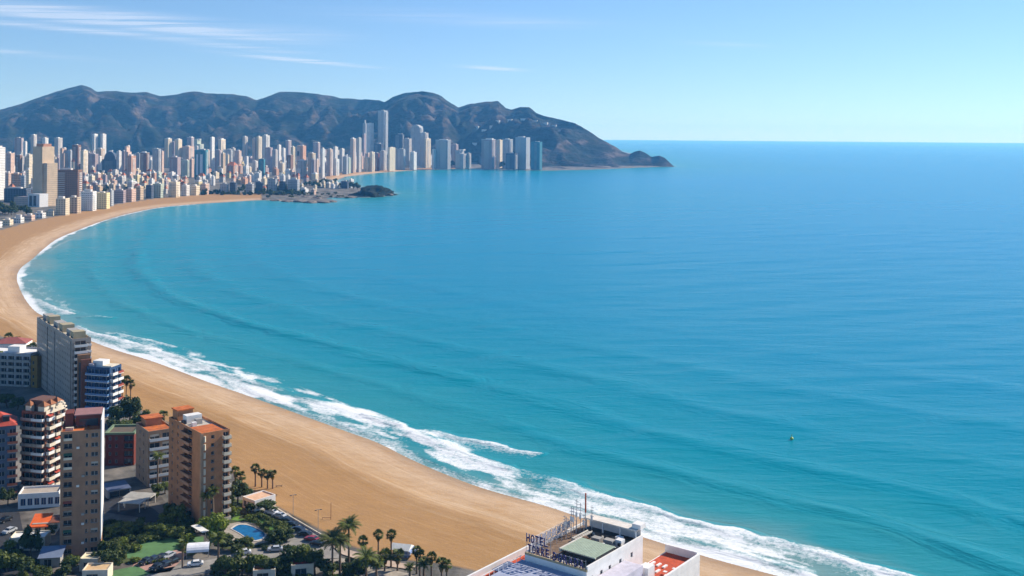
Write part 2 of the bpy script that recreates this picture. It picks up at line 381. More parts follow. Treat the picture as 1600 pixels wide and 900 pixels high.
def build_ground():
    a = np.linspace(-0.80, 0.62, 620)
    py = np.concatenate([np.linspace(1500, 300, 640), np.linspace(299, 240, 70)])
    yv = 120 * FPX / (py - YC); yv = np.concatenate([yv, np.linspace(yv[-1] + 200, 9300, 12)])
    P, F = fan(a, yv)
    sd, run = coast_sd(P)
    F, used = cull(P, F, sd > -70, None)
    P = P[used]; sd = sd[used]; run = run[used]
    d, _, _ = poly_dist(P, TOWN, True); t = inside(P, TOWN)
    ts = np.where(t, d, -d)
    z = land_z(sd, None, P[:, 0], P[:, 1])
    near_ = (P[:, 1] < 900) & (~t)
    # berm and wheel-raked unevenness of the sand
    z += np.where(near_, 0.35 * (fbm(P[:, 0] / 14, P[:, 1] / 14, 4, 3) - 0.5) * ss(2, 14, sd) + 0.35 * np.exp(-((sd - 22 - 12 * fbm(P[:, 0] / 40, P[:, 1] / 40, 2, 8)) / 5) ** 2), 0)
    pxs = 800 + FPX * P[:, 0] / P[:, 1]
    rocky = ((pxs > 735) & (P[:, 1] > 3000)) | ((pxs > 408) & (pxs < 640) & (P[:, 1] > 1900) & (P[:, 1] < 2700))
    ts = np.where(rocky, 5.0, ts)
    me = mesh_from('ground', np.stack([P[:, 0], P[:, 1], z], 1), F, {'inland': sd, 'town': ss(-0.6, 0.6, ts), 'along': run})
    return setting('ground', me, ground_material())
ground = build_ground()

# ------------------------------------------------------------------ mountains
RIDGE = [(-260, 205), (-120, 196), (0, 172), (40, 160), (90, 142), (112, 136), (128, 133), (140, 137), (150, 143), (180, 142), (205, 145), (230, 144), (250, 150), (270, 148), (300, 143), (345, 147),
         (365, 148), (384, 149), (400, 156), (418, 150), (436, 144), (460, 143), (495, 146), (530, 153), (560, 155), (592, 157), (600, 160), (612, 153), (630, 146), (658, 142), (675, 145), (690, 151),
         (705, 161), (716, 168), (735, 162), (760, 159), (778, 158), (790, 169), (798, 171), (812, 168), (826, 167), (838, 176), (850, 181), (880, 188), (898, 192), (915, 202), (935, 215), (960, 228),
         (975, 238), (984, 241), (992, 237), (1000, 235), (1010, 240), (1018, 245), (1030, 243), (1040, 247), (1047, 254), (1054, 260)]
def build_mountains():
    px = np.array([p[0] for p in RIDGE], float); ry = np.array([p[1] for p in RIDGE], float)
    cols = np.concatenate([np.linspace(-260, 700, 300), np.linspace(703, 1054, 170)])
    top = np.interp(cols, px, ry) + (fbm(cols / 14, cols * 0, 3, 91) - 0.5) * 2.2
    crestY = np.interp(cols, [-260, 0, 560, 600, 700, 850, 960, 990, 1054], [6600, 6600, 6400, 6000, 5700, 5100, 4650, 4500, 4330])
    baseY = np.interp(cols, [-260, 0, 500, 600, 700, 760, 850, 960, 1000, 1054], [4900, 4850, 4750, 4500, 4200, 4020, 3780, 4060, 4180, 4300])
    rows = 120; V = []; rock = []
    t = np.linspace(0, 1.28, rows)
    for i, c in enumerate(cols):
        cr = atY(c, top[i], crestY[i]); ht = cr.z
        for s in t:
            Y = baseY[i] + (crestY[i] - baseY[i]) * s
            d = ray(c, YC); X = d.x * Y / d.y
            p = Vector((X / 620, Y / 620, 0.3))
            r1 = 1 - abs(mnoise.noise(p * 1.1) * 1.9); r2 = 1 - abs(mnoise.noise(p * 2.7 + Vector((3, 1, 7))) * 1.8); r3 = mnoise.fractal(p * 6.5, 0.9, 2.1, 4); r4 = 1 - abs(mnoise.noise(p * 6.2 + Vector((8, 2, 1))) * 1.9)
            if s <= 1: h = ht * (0.10 * s + 0.90 * (s ** 1.25))
            else: h = ht * (1 - 2.6 * (s - 1))
            # gullies and spurs fade at the crest (keeps the skyline) and at the foot
            w = math.sin(min(s, 1) * math.pi) ** 0.7 if s < 1 else 0
            h += w * min(ht, 330) * (0.60 * (r1 - 0.62) + 0.36 * (r2 - 0.6) + 0.17 * (r4 - 0.6) + 0.10 * r3)
            h += (0.03 * r3) * min(ht, 200) * (0.3 if s > 0.9 else 0)
            if s < 1: h = min(h, H + (ht - H) * Y / crestY[i] - 0.06 * (crestY[i] - Y) - (0 if s > .96 else 2))
            V.append((X, Y, max(h, -2) + (0.5 if s > 0 else -3)))
            qq = 0
            if 0.2 < s < 1:
                ppx, ppy = proj((X, Y, max(h, -2)))
                for qx, qy, qa, qb in ((218, 174, 10, 9), (150, 156, 16, 7), (492, 186, 9, 10), (672, 180, 10, 22), (640, 190, 6, 14), (765, 182, 16, 8), (900, 222, 26, 5), (955, 243, 22, 4), (330, 163, 14, 5)):  # quarry scar; the other sunlit patches are painted as paler rock
                    qq = max(qq, math.exp(-(((ppx - qx) / qa) ** 2 + ((ppy - qy) / qb) ** 2)))
            rock.append(r2 * 0.5 + 0.5 * r3 + qq * (1.0 if True else 0))
    V = np.array(V); nc = len(cols)
    idx = np.arange(nc * rows).reshape(nc, rows)
    F = np.stack([idx[:-1, :-1], idx[1:, :-1], idx[1:, 1:], idx[:-1, 1:]], -1).reshape(-1, 4)
    me = mesh_from('mountains', V, F, {'rock': np.array(rock)})
    m = bpy.data.materials.new('mountain_scrub_and_rock'); m.use_nodes = True; nt = m.node_tree; N = nt.nodes; L = nt.links; b = N['Principled BSDF']
    tc = N.new('ShaderNodeTexCoord'); at = N.new('ShaderNodeAttribute'); at.attribute_name = 'rock'
    n1 = N.new('ShaderNodeTexNoise'); n1.inputs['Scale'].default_value = 1 / 130; n1.inputs['Detail'].default_value = 9; n1.inputs['Roughness'].default_value = 0.68
    mp = N.new('ShaderNodeMapping'); mp.inputs['Scale'].default_value = (1, 1, 2.2); L.new(tc.outputs['Object'], mp.inputs[0]); L.new(mp.outputs[0], n1.inputs['Vector'])
    n2 = N.new('ShaderNodeTexNoise'); n2.inputs['Scale'].default_value = 1 / 42; n2.inputs['Detail'].default_value = 6; n2.inputs['Roughness'].default_value = 0.7; L.new(mp.outputs[0], n2.inputs['Vector'])
    mxn = N.new('ShaderNodeMix'); mxn.inputs[0].default_value = 0.42; L.new(n1.outputs[0], mxn.inputs[2]); L.new(n2.outputs[0], mxn.inputs[3]); n1o = mxn.outputs[0]
    ad = N.new('ShaderNodeMath'); ad.operation = 'MULTIPLY_ADD'; L.new(at.outputs['Fac'], ad.inputs[0]); ad.inputs[1].default_value = 0.17; L.new(n1o, ad.inputs[2])
    cr = N.new('ShaderNodeValToRGB'); L.new(ad.outputs[0], cr.inputs[0]); el = cr.color_ramp.elements
    for p, c in MOUNT[2:]: el.new(p)
    for e, (p, c) in zip(el, MOUNT): e.position = p; e.color = (*c, 1)
    L.new(cr.outputs[0], b.inputs['Base Color']); b.inputs['Roughness'].default_value = 0.95; b.inputs['Specular IOR Level'].default_value = 0.1
    bp = N.new('ShaderNodeBump'); bp.inputs['Strength'].default_value = 0.9; bp.inputs['Distance'].default_value = 55
    L.new(n1o, bp.inputs['Height']); L.new(bp.outputs[0], b.inputs['Normal'])
    return setting('mountains', me, m)
MOUNT = [(0.42, (0.008, 0.018, 0.014)), (0.54, (0.022, 0.030, 0.022)), (0.60, (0.042, 0.038, 0.034)), (0.71, (0.14, 0.108, 0.09))]
mountains = build_mountains()

# ------------------------------------------------------------------ air
def build_haze():
    bm = bmesh.new(); bmesh.ops.create_cube(bm, size=1)
    for v in bm.verts:
        v.co = Vector((v.co.x * 56000, v.co.y * 37000 + 16700, -6.5 + (v.co.z + 0.5) * 470))
    me = bpy.data.meshes.new('haze'); bm.to_mesh(me); bm.free()
    m = bpy.data.materials.new('haze_air'); m.use_nodes = True; nt = m.node_tree; nt.nodes.clear()
    o = nt.nodes.new('ShaderNodeOutputMaterial'); v = nt.nodes.new('ShaderNodeVolumePrincipled')
    v.inputs['Color'].default_value = (0.15, 0.50, 1.0, 1); v.inputs['Density'].default_value = 6.0e-5; v.inputs['Absorption Color'].default_value = (0.72, 0.72, 0.72, 1); v.inputs['Anisotropy'].default_value = 0.2
    nt.links.new(v.outputs[0], o.inputs['Volume'])
    return setting('haze', me, m, 'stuff')
# ------------------------------------------------------------------ builders
class MB:
    """collects faces and links them as one mesh object"""
    def __init__(s): s.v = []; s.f = []; s.m = []
    def quad(s, *p, mi=0):
        i = len(s.v); s.v += [tuple(q) for q in p]; s.f.append(tuple(range(i, i + len(p)))); s.m.append(mi)
    def box(s, x0, x1, y0, y1, z0, z1, mi=0, M=None):
        c = [(x0, y0, z0), (x1, y0, z0), (x1, y1, z0), (x0, y1, z0), (x0, y0, z1), (x1, y0, z1), (x1, y1, z1), (x0, y1, z1)]
        if M is not None: c = [tuple(M @ Vector(p)) for p in c]
        i = len(s.v); s.v += c
        for f in ((0, 3, 2, 1), (4, 5, 6, 7), (0, 1, 5, 4), (1, 2, 6, 5), (2, 3, 7, 6), (3, 0, 4, 7)):
            s.f.append(tuple(i + k for k in f)); s.m.append(mi)
    def prism(s, poly, z0, z1, mi=0, cap=True):
        n = len(poly); i = len(s.v)
        s.v += [(p[0], p[1], z0) for p in poly] + [(p[0], p[1], z1) for p in poly]
        for k in range(n): s.f.append((i + k, i + (k + 1) % n, i + n + (k + 1) % n, i + n + k)); s.m.append(mi)
        if cap: s.f.append(tuple(i + n + k for k in range(n))); s.m.append(mi); s.f.append(tuple(i + n - 1 - k for k in range(n))); s.m.append(mi)
    def tube(s, pts, radii, n=6, mi=0, cap=True):
        rings = []
        for k, (p, r) in enumerate(zip(pts, radii)):
            p = Vector(p); a = Vector(pts[max(k - 1, 0)]); b = Vector(pts[min(k + 1, len(pts) - 1)])
            t = (b - a).normalized(); e = t.orthogonal().normalized() if abs(t.z) < 0.9 else Vector((1, 0, 0)); e = (e - t * e.dot(t)).normalized(); g = t.cross(e)
            i = len(s.v); s.v += [tuple(p + (e * math.cos(q) + g * math.sin(q)) * r) for q in [2 * math.pi * j / n for j in range(n)]]; rings.append(i)
        for a, b in zip(rings, rings[1:]):
            for j in range(n): s.f.append((a + j, a + (j + 1) % n, b + (j + 1) % n, b + j)); s.m.append(mi)
        if cap:
            s.f.append(tuple(rings[-1] + j for j in range(n))); s.m.append(mi)
            s.f.append(tuple(rings[0] + n - 1 - j for j in range(n))); s.m.append(mi)
    def mesh(s, name, mats, smooth=False):
        me = bpy.data.meshes.new(name); me.from_pydata(s.v, [], s.f)
        for m in mats: me.materials.append(m)
        if len(mats) > 1: me.polygons.foreach_set('material_index', s.m)
        if smooth: me.polygons.foreach_set('use_smooth', [True] * len(s.f))
        me.update(); return me
    def build(s, name, mats, parent=None, smooth=False):
        if not isinstance(mats, (list, tuple)): mats = [mats]
        return link(name, s.mesh(name, mats, smooth), parent)
def link(name, me, parent=None, loc=None, rz=None, sc=None):
    o = bpy.data.objects.new(name, me); C.objects.link(o)
    if parent: o.parent = parent
    if loc is not None: o.location = loc
    if rz is not None: o.rotation_euler = (0, 0, rz)
    if sc is not None: o.scale = (sc, sc, sc) if isinstance(sc, (int, float)) else sc
    return o
def tag(o, label, cat, group=None):
    o['label'] = label; o['category'] = cat
    if group: o['group'] = group
    return o
def thing(name, label, cat, loc=(0, 0, 0), rz=0.0, group=None):
    o = bpy.data.objects.new(name, None); C.objects.link(o); o.empty_display_size = 1
    o.location = loc; o.rotation_euler = (0, 0, rz); return tag(o, label, cat, group)
def copy_tree(root, loc, rz=0.0, sc=1.0, label=None):
    r = root.copy(); C.objects.link(r); r.location = loc; r.rotation_euler = (0, 0, rz); r.scale = (sc, sc, sc) if isinstance(sc, (int, float)) else sc
    if label: r['label'] = label
    for ch in root.children:
        c = ch.copy(); C.objects.link(c); c.parent = r
        for g in ch.children:
            d = g.copy(); C.objects.link(d); d.parent = c
    return r
NUM = 'first second third fourth fifth sixth seventh eighth ninth tenth eleventh twelfth thirteenth fourteenth fifteenth sixteenth seventeenth eighteenth nineteenth twentieth'.split()
def ordw(n):
    if n <= 20: return NUM[n - 1]
    t = {2: 'twenty', 3: 'thirty', 4: 'forty', 5: 'fifty', 6: 'sixty', 7: 'seventy', 8: 'eighty', 9: 'ninety'}[n // 10]
    return t + '-' + NUM[n % 10 - 1] if n % 10 else t[:-1] + 'ieth'

PAL = {'white': (0.74, 0.72, 0.68), 'cream': (0.72, 0.61, 0.44), 'pink': (0.66, 0.47, 0.37), 'brown': (0.27, 0.15, 0.10), 'mauve': (0.42, 0.33, 0.33),
       'blue-grey': (0.40, 0.42, 0.44), 'teal': (0.07, 0.26, 0.32), 'salmon': (0.62, 0.35, 0.22), 'slate': (0.09, 0.11, 0.15), 'pale green': (0.50, 0.56, 0.46),
       'yellow': (0.74, 0.62, 0.34), 'grey': (0.52, 0.48, 0.44), 'tan': (0.58, 0.44, 0.30), 'maroon': (0.20, 0.06, 0.045)}
def facade(key, floor=3.0, bay=3.4, win=0.55, dark=0.22, frac=(0.22, 0.78)):
    """plastered facade whose small distant windows are only told as a grid"""
    name = f'facade {key} {floor:.2f} {bay:.2f} {win:.2f}'
    if name in MATS: return MATS[name]
    m = bpy.data.materials.new(name); m.use_nodes = True; MATS[name] = m; nt = m.node_tree; N = nt.nodes; L = nt.links; b = N['Principled BSDF']
    tc = N.new('ShaderNodeTexCoord'); sp = N.new('ShaderNodeSeparateXYZ'); L.new(tc.outputs['Object'], sp.inputs[0])
    def mm(op, a, c=None, clamp=False):
        n = N.new('ShaderNodeMath'); n.operation = op; n.use_clamp = clamp
        for i, v in enumerate((a, c)):
            if v is None: continue
            if isinstance(v, (int, float)): n.inputs[i].default_value = v
            else: L.new(v, n.inputs[i])
        return n.outputs[0]
    def band(v, lo, hi): return mm('MULTIPLY', mm('GREATER_THAN', v, lo), mm('LESS_THAN', v, hi))
    fz = mm('FRACT', mm('DIVIDE', sp.outputs[2], floor)); fu = mm('FRACT', mm('DIVIDE', mm('ADD', mm('ADD', sp.outputs[0], sp.outputs[1]), 500.0), bay))
    geo = N.new('ShaderNodeNewGeometry'); gs = N.new('ShaderNodeSeparateXYZ'); L.new(geo.outputs['Normal'], gs.inputs[0])
    wall = mm('LESS_THAN', mm('ABSOLUTE', gs.outputs[2]), 0.5)
    w = mm('MULTIPLY', mm('MULTIPLY', band(fz, 0.34, 0.34 + win * 0.9), band(fu, *frac)), wall)
    nz = N.new('ShaderNodeTexNoise'); nz.inputs['Scale'].default_value = 0.12; nz.inputs['Detail'].default_value = 5; L.new(tc.outputs['Object'], nz.inputs['Vector'])
    oi = N.new('ShaderNodeObjectInfo')
    c = Vector(PAL[key])
    hs = N.new('ShaderNodeHueSaturation'); hs.inputs['Color'].default_value = (*c, 1)
    L.new(mm('ADD', mm('MULTIPLY', mm('SUBTRACT', nz.outputs[0], 0.5), 0.5), mm('ADD', mm('MULTIPLY', oi.outputs['Random'], 0.22), 0.9)), hs.inputs['Value'])
    mix = N.new('ShaderNodeMix'); mix.data_type = 'RGBA'; L.new(w, mix.inputs[0]); L.new(hs.outputs[0], mix.inputs[6]); mix.inputs[7].default_value = (*(c * dark + Vector((0.01, 0.015, 0.02))), 1)
    L.new(mix.outputs[2], b.inputs['Base Color'])
    L.new(mm('SUBTRACT', 0.85, mm('MULTIPLY', w, 0.65)), b.inputs['Roughness']); b.inputs['Specular IOR Level'].default_value = 0.3
    return m

# ------------------------------------------------------------------ the town across the bay
# traced towers: left, right, roof row, row of the (mostly hidden) foot, colour, lit share, extra
TOWERS = [
 (-7, 7, 231, 312, 'white', .6, ''), (23, 36, 216, 262, 'mauve', .25, ''), (36, 42, 222, 263, 'white', .4, ''), (48, 57, 211, 258, 'grey', .5, 'cap'), (66, 75, 216, 256, 'white', .5, 'cap'),
 (85, 97, 216, 258, 'grey', .5, 'cap'), (8, 22, 240, 282, 'pink', .4, ''), (24, 34, 243, 284, 'brown', .3, ''), (41, 50, 242, 284, 'cream', .5, ''), (7, 17, 271, 300, 'pink', .4, ''),
 (18, 33, 272, 302, 'salmon', .35, ''), (33, 40, 275, 303, 'blue-grey', .3, ''), (40, 48, 266, 302, 'cream', .4, ''), (8, 47, 295, 315, 'slate', .2, ''),
 (94, 106, 232, 272, 'pink', .5, 'step'), (76, 83, 231, 268, 'mauve', .3, ''), (87, 127, 266, 315, 'brown', .17, 'slab'), (103, 113, 236, 270, 'blue-grey', .3, ''), (113, 126, 227, 272, 'brown', .35, ''),
 (144, 152.5, 210, 252, 'white', .6, ''), (157, 165.5, 210, 252, 'white', .6, ''), (150, 163, 233, 262, 'tan', .4, ''), (126, 137, 236, 276, 'cream', .6, ''), (137, 153, 241, 274, 'mauve', .3, ''),
 (153, 159, 245, 272, 'white', .5, ''), (158, 187, 249, 270, 'slate', .12, 'arch'), (182, 190, 237, 272, 'white', .5, ''), (190, 196, 237, 273, 'mauve', .3, ''), (195, 205, 229, 274, 'pink', .5, 'step'),
 (198, 212, 244, 277, 'salmon', .5, ''), (212, 219, 240, 271, 'blue-grey', .2, ''), (219, 233, 239, 272, 'brown', .3, 'cap'), (238, 251, 233, 276, 'blue-grey', .3, ''), (250, 256, 237, 275, 'pink', .5, ''),
 (257, 268, 217, 262, 'cream', .5, 'cap'), (273, 284, 218, 262, 'cream', .5, 'cap'), (267, 274, 222, 260, 'mauve', .3, ''), (285, 303, 229, 262, 'pink', .45, ''), (265, 282, 246, 273, 'mauve', .3, ''),
 (283, 297, 251, 276, 'pale green', .3, ''), (296, 303, 249, 277, 'pink', .5, ''), (292, 303, 215, 255, 'mauve', .4, 'cap'), (304, 325, 235, 278, 'teal', .2, 'strips'), (303, 318, 218, 256, 'pale green', .4, 'step'),
 (328, 335, 215, 268, 'white', .6, ''), (336, 346, 235, 269, 'mauve', .3, ''), (341, 352, 218, 262, 'cream', .6, 'cap'), (345, 352, 240, 272, 'tan', .5, ''), (352, 363, 234, 268, 'blue-grey', .25, ''),
 (360, 368, 232, 264, 'grey', .4, ''), (366, 377, 236, 270, 'pink', .35, ''), (379, 387, 214, 262, 'grey', .55, ''), (394, 401, 217, 262, 'pink', .5, ''), (400, 409, 214, 262, 'cream', .55, ''),
 (354, 372, 254, 277, 'salmon', .4, 'gable'), (380, 389, 260, 280, 'white', .5, ''), (410, 421, 212, 260, 'white', .5, 'cap'), (414, 426, 231, 268, 'mauve', .3, ''), (404, 414, 249, 277, 'teal', .2, ''),
 (425, 434, 235, 273, 'grey', .4, ''), (433, 439, 227, 266, 'white', .5, ''), (440, 446, 232, 268, 'white', .5, ''), (446, 455, 220, 264, 'mauve', .5, 'cap'), (454, 461, 230, 276, 'cream', .5, ''),
 (448, 458, 243, 280, 'brown', .4, ''), (464, 478, 228, 268, 'salmon', .35, 'frame'), (465, 479, 251, 279, 'blue-grey', .3, ''), (481, 493, 240, 279, 'tan', .4, ''), (485, 493, 250, 281, 'mauve', .3, ''),
 (492, 498, 250, 280, 'pink', .5, ''), (489, 500, 223, 262, 'mauve', .3, 'cap'), (501, 507.5, 233, 278, 'white', .55, ''), (510, 520, 234, 275, 'pink', .4, ''), (520.5, 528, 230, 266, 'white', .6, ''),
 (519.5, 530, 249, 274, 'white', .45, ''), (531, 538, 233, 268, 'white', .5, ''), (535, 544, 245, 272, 'blue-grey', .3, ''), (541, 548, 247, 271, 'pale green', .4, ''), (547, 556, 217, 270, 'pink', .45, 'cap'),
 (557, 564.5, 216, 269, 'grey', .5, ''), (566, 571.5, 210, 262, 'mauve', .5, ''), (566.5, 572.5, 193, 254, 'blue-grey', .3, 'spire'), (573, 583.5, 193, 257, 'white', .5, ''), (590, 605, 173, 257, 'blue-grey', .36, 'tall'),
 (577, 585.5, 238, 268, 'cream', .5, ''), (586, 593, 240, 267, 'maroon', .3, ''), (593, 604, 236, 266, 'grey', .4, ''), (604, 619, 231, 267, 'cream', .78, 'slab'), (569, 578, 247, 268, 'cream', .4, ''),
 (585, 600, 225, 260, 'slate', .3, ''), (617, 631, 210, 258, 'slate', .2, ''), (630, 643, 217, 260, 'grey', .3, ''), (641, 661, 195, 259, 'blue-grey', .25, 'round'), (656, 669, 208, 261, 'grey', .35, ''),
 (662, 673, 217, 262, 'cream', .7, ''), (675, 681, 234, 264, 'white', .5, ''), (619, 633, 233, 265, 'blue-grey', .2, ''), (640, 651, 238, 265, 'white', .4, ''), (680, 704, 219, 264, 'blue-grey', .2, 'cap'),
 (705, 716, 226, 262, 'mauve', .3, ''), (711, 731, 235, 263, 'blue-grey', .35, 'step'), (729, 736, 240, 263, 'grey', .4, ''), (752, 774, 218, 264, 'mauve', .25, 'cap'), (775, 785, 219, 262, 'cream', .4, ''),
 (785, 801, 218, 263, 'blue-grey', .3, 'cap'), (790, 809, 240, 264.5, 'slate', .25, ''), (805, 828, 215, 264, 'blue-grey', .27, 'tallslab'), (829, 847, 222, 265, 'teal', .22, ''),
 # sea front of the near curve of the bay
 (88, 108, 311, 336, 'cream', .3, 'slab'), (107, 126, 309, 333, 'tan', .3, 'slab'), (127, 150, 300, 329, 'white', .25, 'slab'), (151, 171, 302, 326, 'yellow', .25, 'slab'), (170, 177, 298, 322, 'blue-grey', .5, ''),
 (177, 196, 298, 317, 'mauve', .2, ''), (196, 212, 296, 315, 'pink', .4, ''), (212, 224, 292, 312, 'tan', .4, ''), (228, 240, 290, 310, 'slate', .3, ''), (239, 256, 288, 309, 'pale green', .3, ''), (264, 281, 285, 308, 'cream', .35, ''), (284, 296, 290, 306, 'white', .4, ''), (298, 312, 291, 305, 'cream', .4, ''), (314, 326, 288, 304, 'pink', .4, ''),
 (344, 357, 288, 303, 'blue-grey', .2, ''), (359, 370, 286, 303, 'slate', .2, ''), (384, 397, 288, 303, 'blue-grey', .25, ''), (400, 410, 285, 302, 'slate', .2, ''), (418, 433, 280, 302, 'blue-grey', .2, ''), (436, 446, 284, 302, 'slate', .25, ''), (450, 468, 281, 302, 'blue-grey', .2, ''),  # slate and blue-grey put the shade on these house fronts into colour
]
ZONES = [(130, 'near the broad tan tower'), (300, 'in the left half of town'), (480, 'behind the wooded point'), (620, 'along the far beach'), (2000, 'below the headland')]
CNT = {}
def town_label(px, colour, kind):
    z = next(t for lim, t in ZONES if px < lim); k = (colour, kind, z); CNT.setdefault(k, []).append(px); return k
PENDING = []       # (object, key, px) : ordinals are given once all are placed
def tower(xl, xr, yt, yb, col, lit, ex, kind='tower block', z_add=0.0):
    pm = (xl + xr) / 2
    p = G(pm, yb, 8.0)
    for _ in range(2):
        zg = ground_z(p.x, p.y); p = G(pm, yb, zg)
    Y = p.y; top = atY(pm, yt, Y).z; Wm = (xr - xl) / FPX * Y
    the = R(28 + random.uniform(-4, 4)); th = the - math.atan2(-p.x, Y)
    D = max(lit * Wm / math.sin(the), 7.0); Wd = max((1 - lit) * Wm / math.cos(the), 5.0)
    D = min(D, 42)
    Hh = max(top - zg, 6.0)
    name = 'tower_block' if Hh > 32 else 'apartment_building'
    kd = ('slim tower' if Wm < 16 else 'tower') if Hh > 32 else 'block'
    o = thing(name, '', 'tower block' if Hh > 32 else 'building', (p.x, Y, zg - 0.6), -th, 'buildings of the town across the bay')
    PENDING.append((o, town_label(pm, col, kd), pm, Hh, ex))
    hw, hd = Wd / 2, D / 2
    fm = facade(col, random.choice((2.9, 3.1, 3.3)), random.choice((3.0, 3.8, 4.6)), random.choice((0.42, 0.55)))
    b = MB(); rf = mat('roof gravel', (0.36, 0.33, 0.30), 0.9)
    ze = Hh + 0.6
    if ex == 'step':
        b.box(-hw, hw * .1, -hd, hd, 0, ze); b.box(hw * .1 + .02, hw, -hd, hd, 0, ze * .82)
    elif ex == 'arch':
        b.box(-hw, hw, -hd, hd, 0, ze)
        n = 8; pts = [(math.cos(math.pi * k / n) * hw * .66, ze + math.sin(math.pi * k / n) * 22) for k in range(n + 1)]
        i = len(b.v); b.v += [(x, -hd * .8, z) for x, z in pts] + [(x, hd * .8, z) for x, z in pts]
        b.f.append(tuple(i + k for k in range(n, -1, -1))); b.f.append(tuple(i + n + 1 + k for k in range(n + 1))); b.m += [0, 0]
        for k in range(n): b.f.append((i + k, i + k + 1, i + n + 2 + k, i + n + 1 + k)); b.m.append(0)
    elif ex == 'round':
        b.box(-hw, hw, -hd, hd, 0, ze * .87); n = 8
        pts = [(math.cos(math.pi * k / n) * hw, ze * .87 + math.sin(math.pi * k / n) * ze * .13) for k in range(n + 1)]
        i = len(b.v); b.v += [(x, -hd, z) for x, z in pts] + [(x, hd, z) for x, z in pts]
        b.f.append(tuple(i + k for k in range(n, -1, -1))); b.f.append(tuple(i + n + 1 + k for k in range(n + 1))); b.m += [0, 0]
        for k in range(n): b.f.append((i + k, i + k + 1, i + n + 2 + k, i + n + 1 + k)); b.m.append(0)
    elif ex == 'gable':
        b.box(-hw, hw, -hd, hd, 0, ze * .8)
    elif ex == 'tall':
        b.box(-hw, hw, -hd, hd, 0, ze); b.box(hw + .02, hw + 3.2, -hd * .5, hd * .9, 0, ze - 5)
    else: b.box(-hw, hw, -hd, hd, 0, ze)
    b.build('wall', fm, o)
    r = MB()
    if ex == 'gable':
        i = 0; zr = ze * .8 + .05; s = .6
        r.quad((-hw - s, -hd - s, zr), (hw + s, -hd - s, zr), (hw * .5, 0, ze + 2), (-hw * .5, 0, ze + 2)); r.quad((hw + s, hd + s, zr), (-hw - s, hd + s, zr), (-hw * .5, 0, ze + 2), (hw * .5, 0, ze + 2))
        r.quad((hw + s, -hd - s, zr), (hw + s, hd + s, zr), (hw * .5, 0, ze + 2)); r.quad((-hw - s, hd + s, zr), (-hw - s, -hd - s, zr), (-hw * .5, 0, ze + 2))
        r.build('roof', mat('clay tile far', (0.42, 0.14, 0.07), 0.85), o)
    elif ex not in ('arch', 'round'):
        zr = ze if ex != 'step' else ze
        x1 = hw * (.1 if ex == 'step' else 1)
        for (a0, a1, c0, c1) in ((-hw, x1, -hd, -hd + .35), (-hw, x1, hd - .35, hd), (-hw, -hw + .35, -hd + .36, hd - .36), (x1 - .35, x1, -hd + .36, hd - .36)): r.box(a0, a1, c0, c1, zr - .2, zr + 1.1)
        r.build('parapet', facade(col if ex != 'cap' else 'white', 3.1, 3.0, 0.0), o)
        c = MB(); cw = hw * random.uniform(.35, .6); ch = random.uniform(2.6, 4.5) if ex != 'spire' else 14; cx = random.uniform(-.3, .2) * hw
        c.box(cx - cw, cx + cw, -hd * .4, hd * .5, ze - .1, ze + ch); c.build('stair_house', mat('roof house plaster', (0.62, 0.58, 0.54), 0.9) if ex != 'cap' else mat('roof house white', (0.75, 0.73, 0.7), 0.8), o)
    # balcony stacks: slabs with solid fronts, one per floor, on the shaded front and on the lit end
    if Hh > 26 and Wd > 8:
        fl = 3.2; q = MB(); n = int((Hh - 4) / fl)
        f0 = random.choice((-.8, -.5, -.15)); f1 = f0 + random.choice((.5, .7, .9))
        for k in range(n):
            z = 3.5 + k * fl
            if ex == 'step' and z > ze * .8: break
            q.box(hw * f0, min(hw * f1, hw * .95), -hd - 1.5, -hd + .1, z, z + .22); q.box(hw * f0, min(hw * f1, hw * .95), -hd - 1.5, -hd - 1.35, z + .23, z + 1.15)
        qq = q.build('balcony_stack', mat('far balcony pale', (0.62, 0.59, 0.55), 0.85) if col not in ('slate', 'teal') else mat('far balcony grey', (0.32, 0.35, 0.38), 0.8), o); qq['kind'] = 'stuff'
        if D > 12 and random.random() < .7:
            q = MB()
            for k in range(n):
                z = 3.5 + k * fl
                if ex == 'step' and z > ze * .78: break
                q.box(hw - .1 + (3.3 if ex == 'tall' else 0), hw + 1.4 + (3.3 if ex == 'tall' else 0), -hd * .6, hd * .5, z, z + .22); q.box(hw + 1.25 + (3.3 if ex == 'tall' else 0), hw + 1.4 + (3.3 if ex == 'tall' else 0), -hd * .6, hd * .5, z + .23, z + 1.1)
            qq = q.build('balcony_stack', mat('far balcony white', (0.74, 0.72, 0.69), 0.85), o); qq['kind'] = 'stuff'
    if ex == 'strips':
        for a, c in ((-.62, -.32), (.05, .5)):
            q = MB(); q.box(hw * a, hw * c, -hd - 1.7, -hd - 1.0, 0, ze * .86); q.build('white_pier', mat('far pier white', (0.70, 0.72, 0.74), 0.6), o)
    if ex == 'frame':
        q = MB(); q.box(-hw * .85, -hw * .3, -hd - 1.9, -hd - 1.5, ze * .62, ze * .80); q.build('dark_opening', mat('far opening', (0.03, 0.035, 0.045), 0.5), o)
    return o
for t in TOWERS: tower(*t)
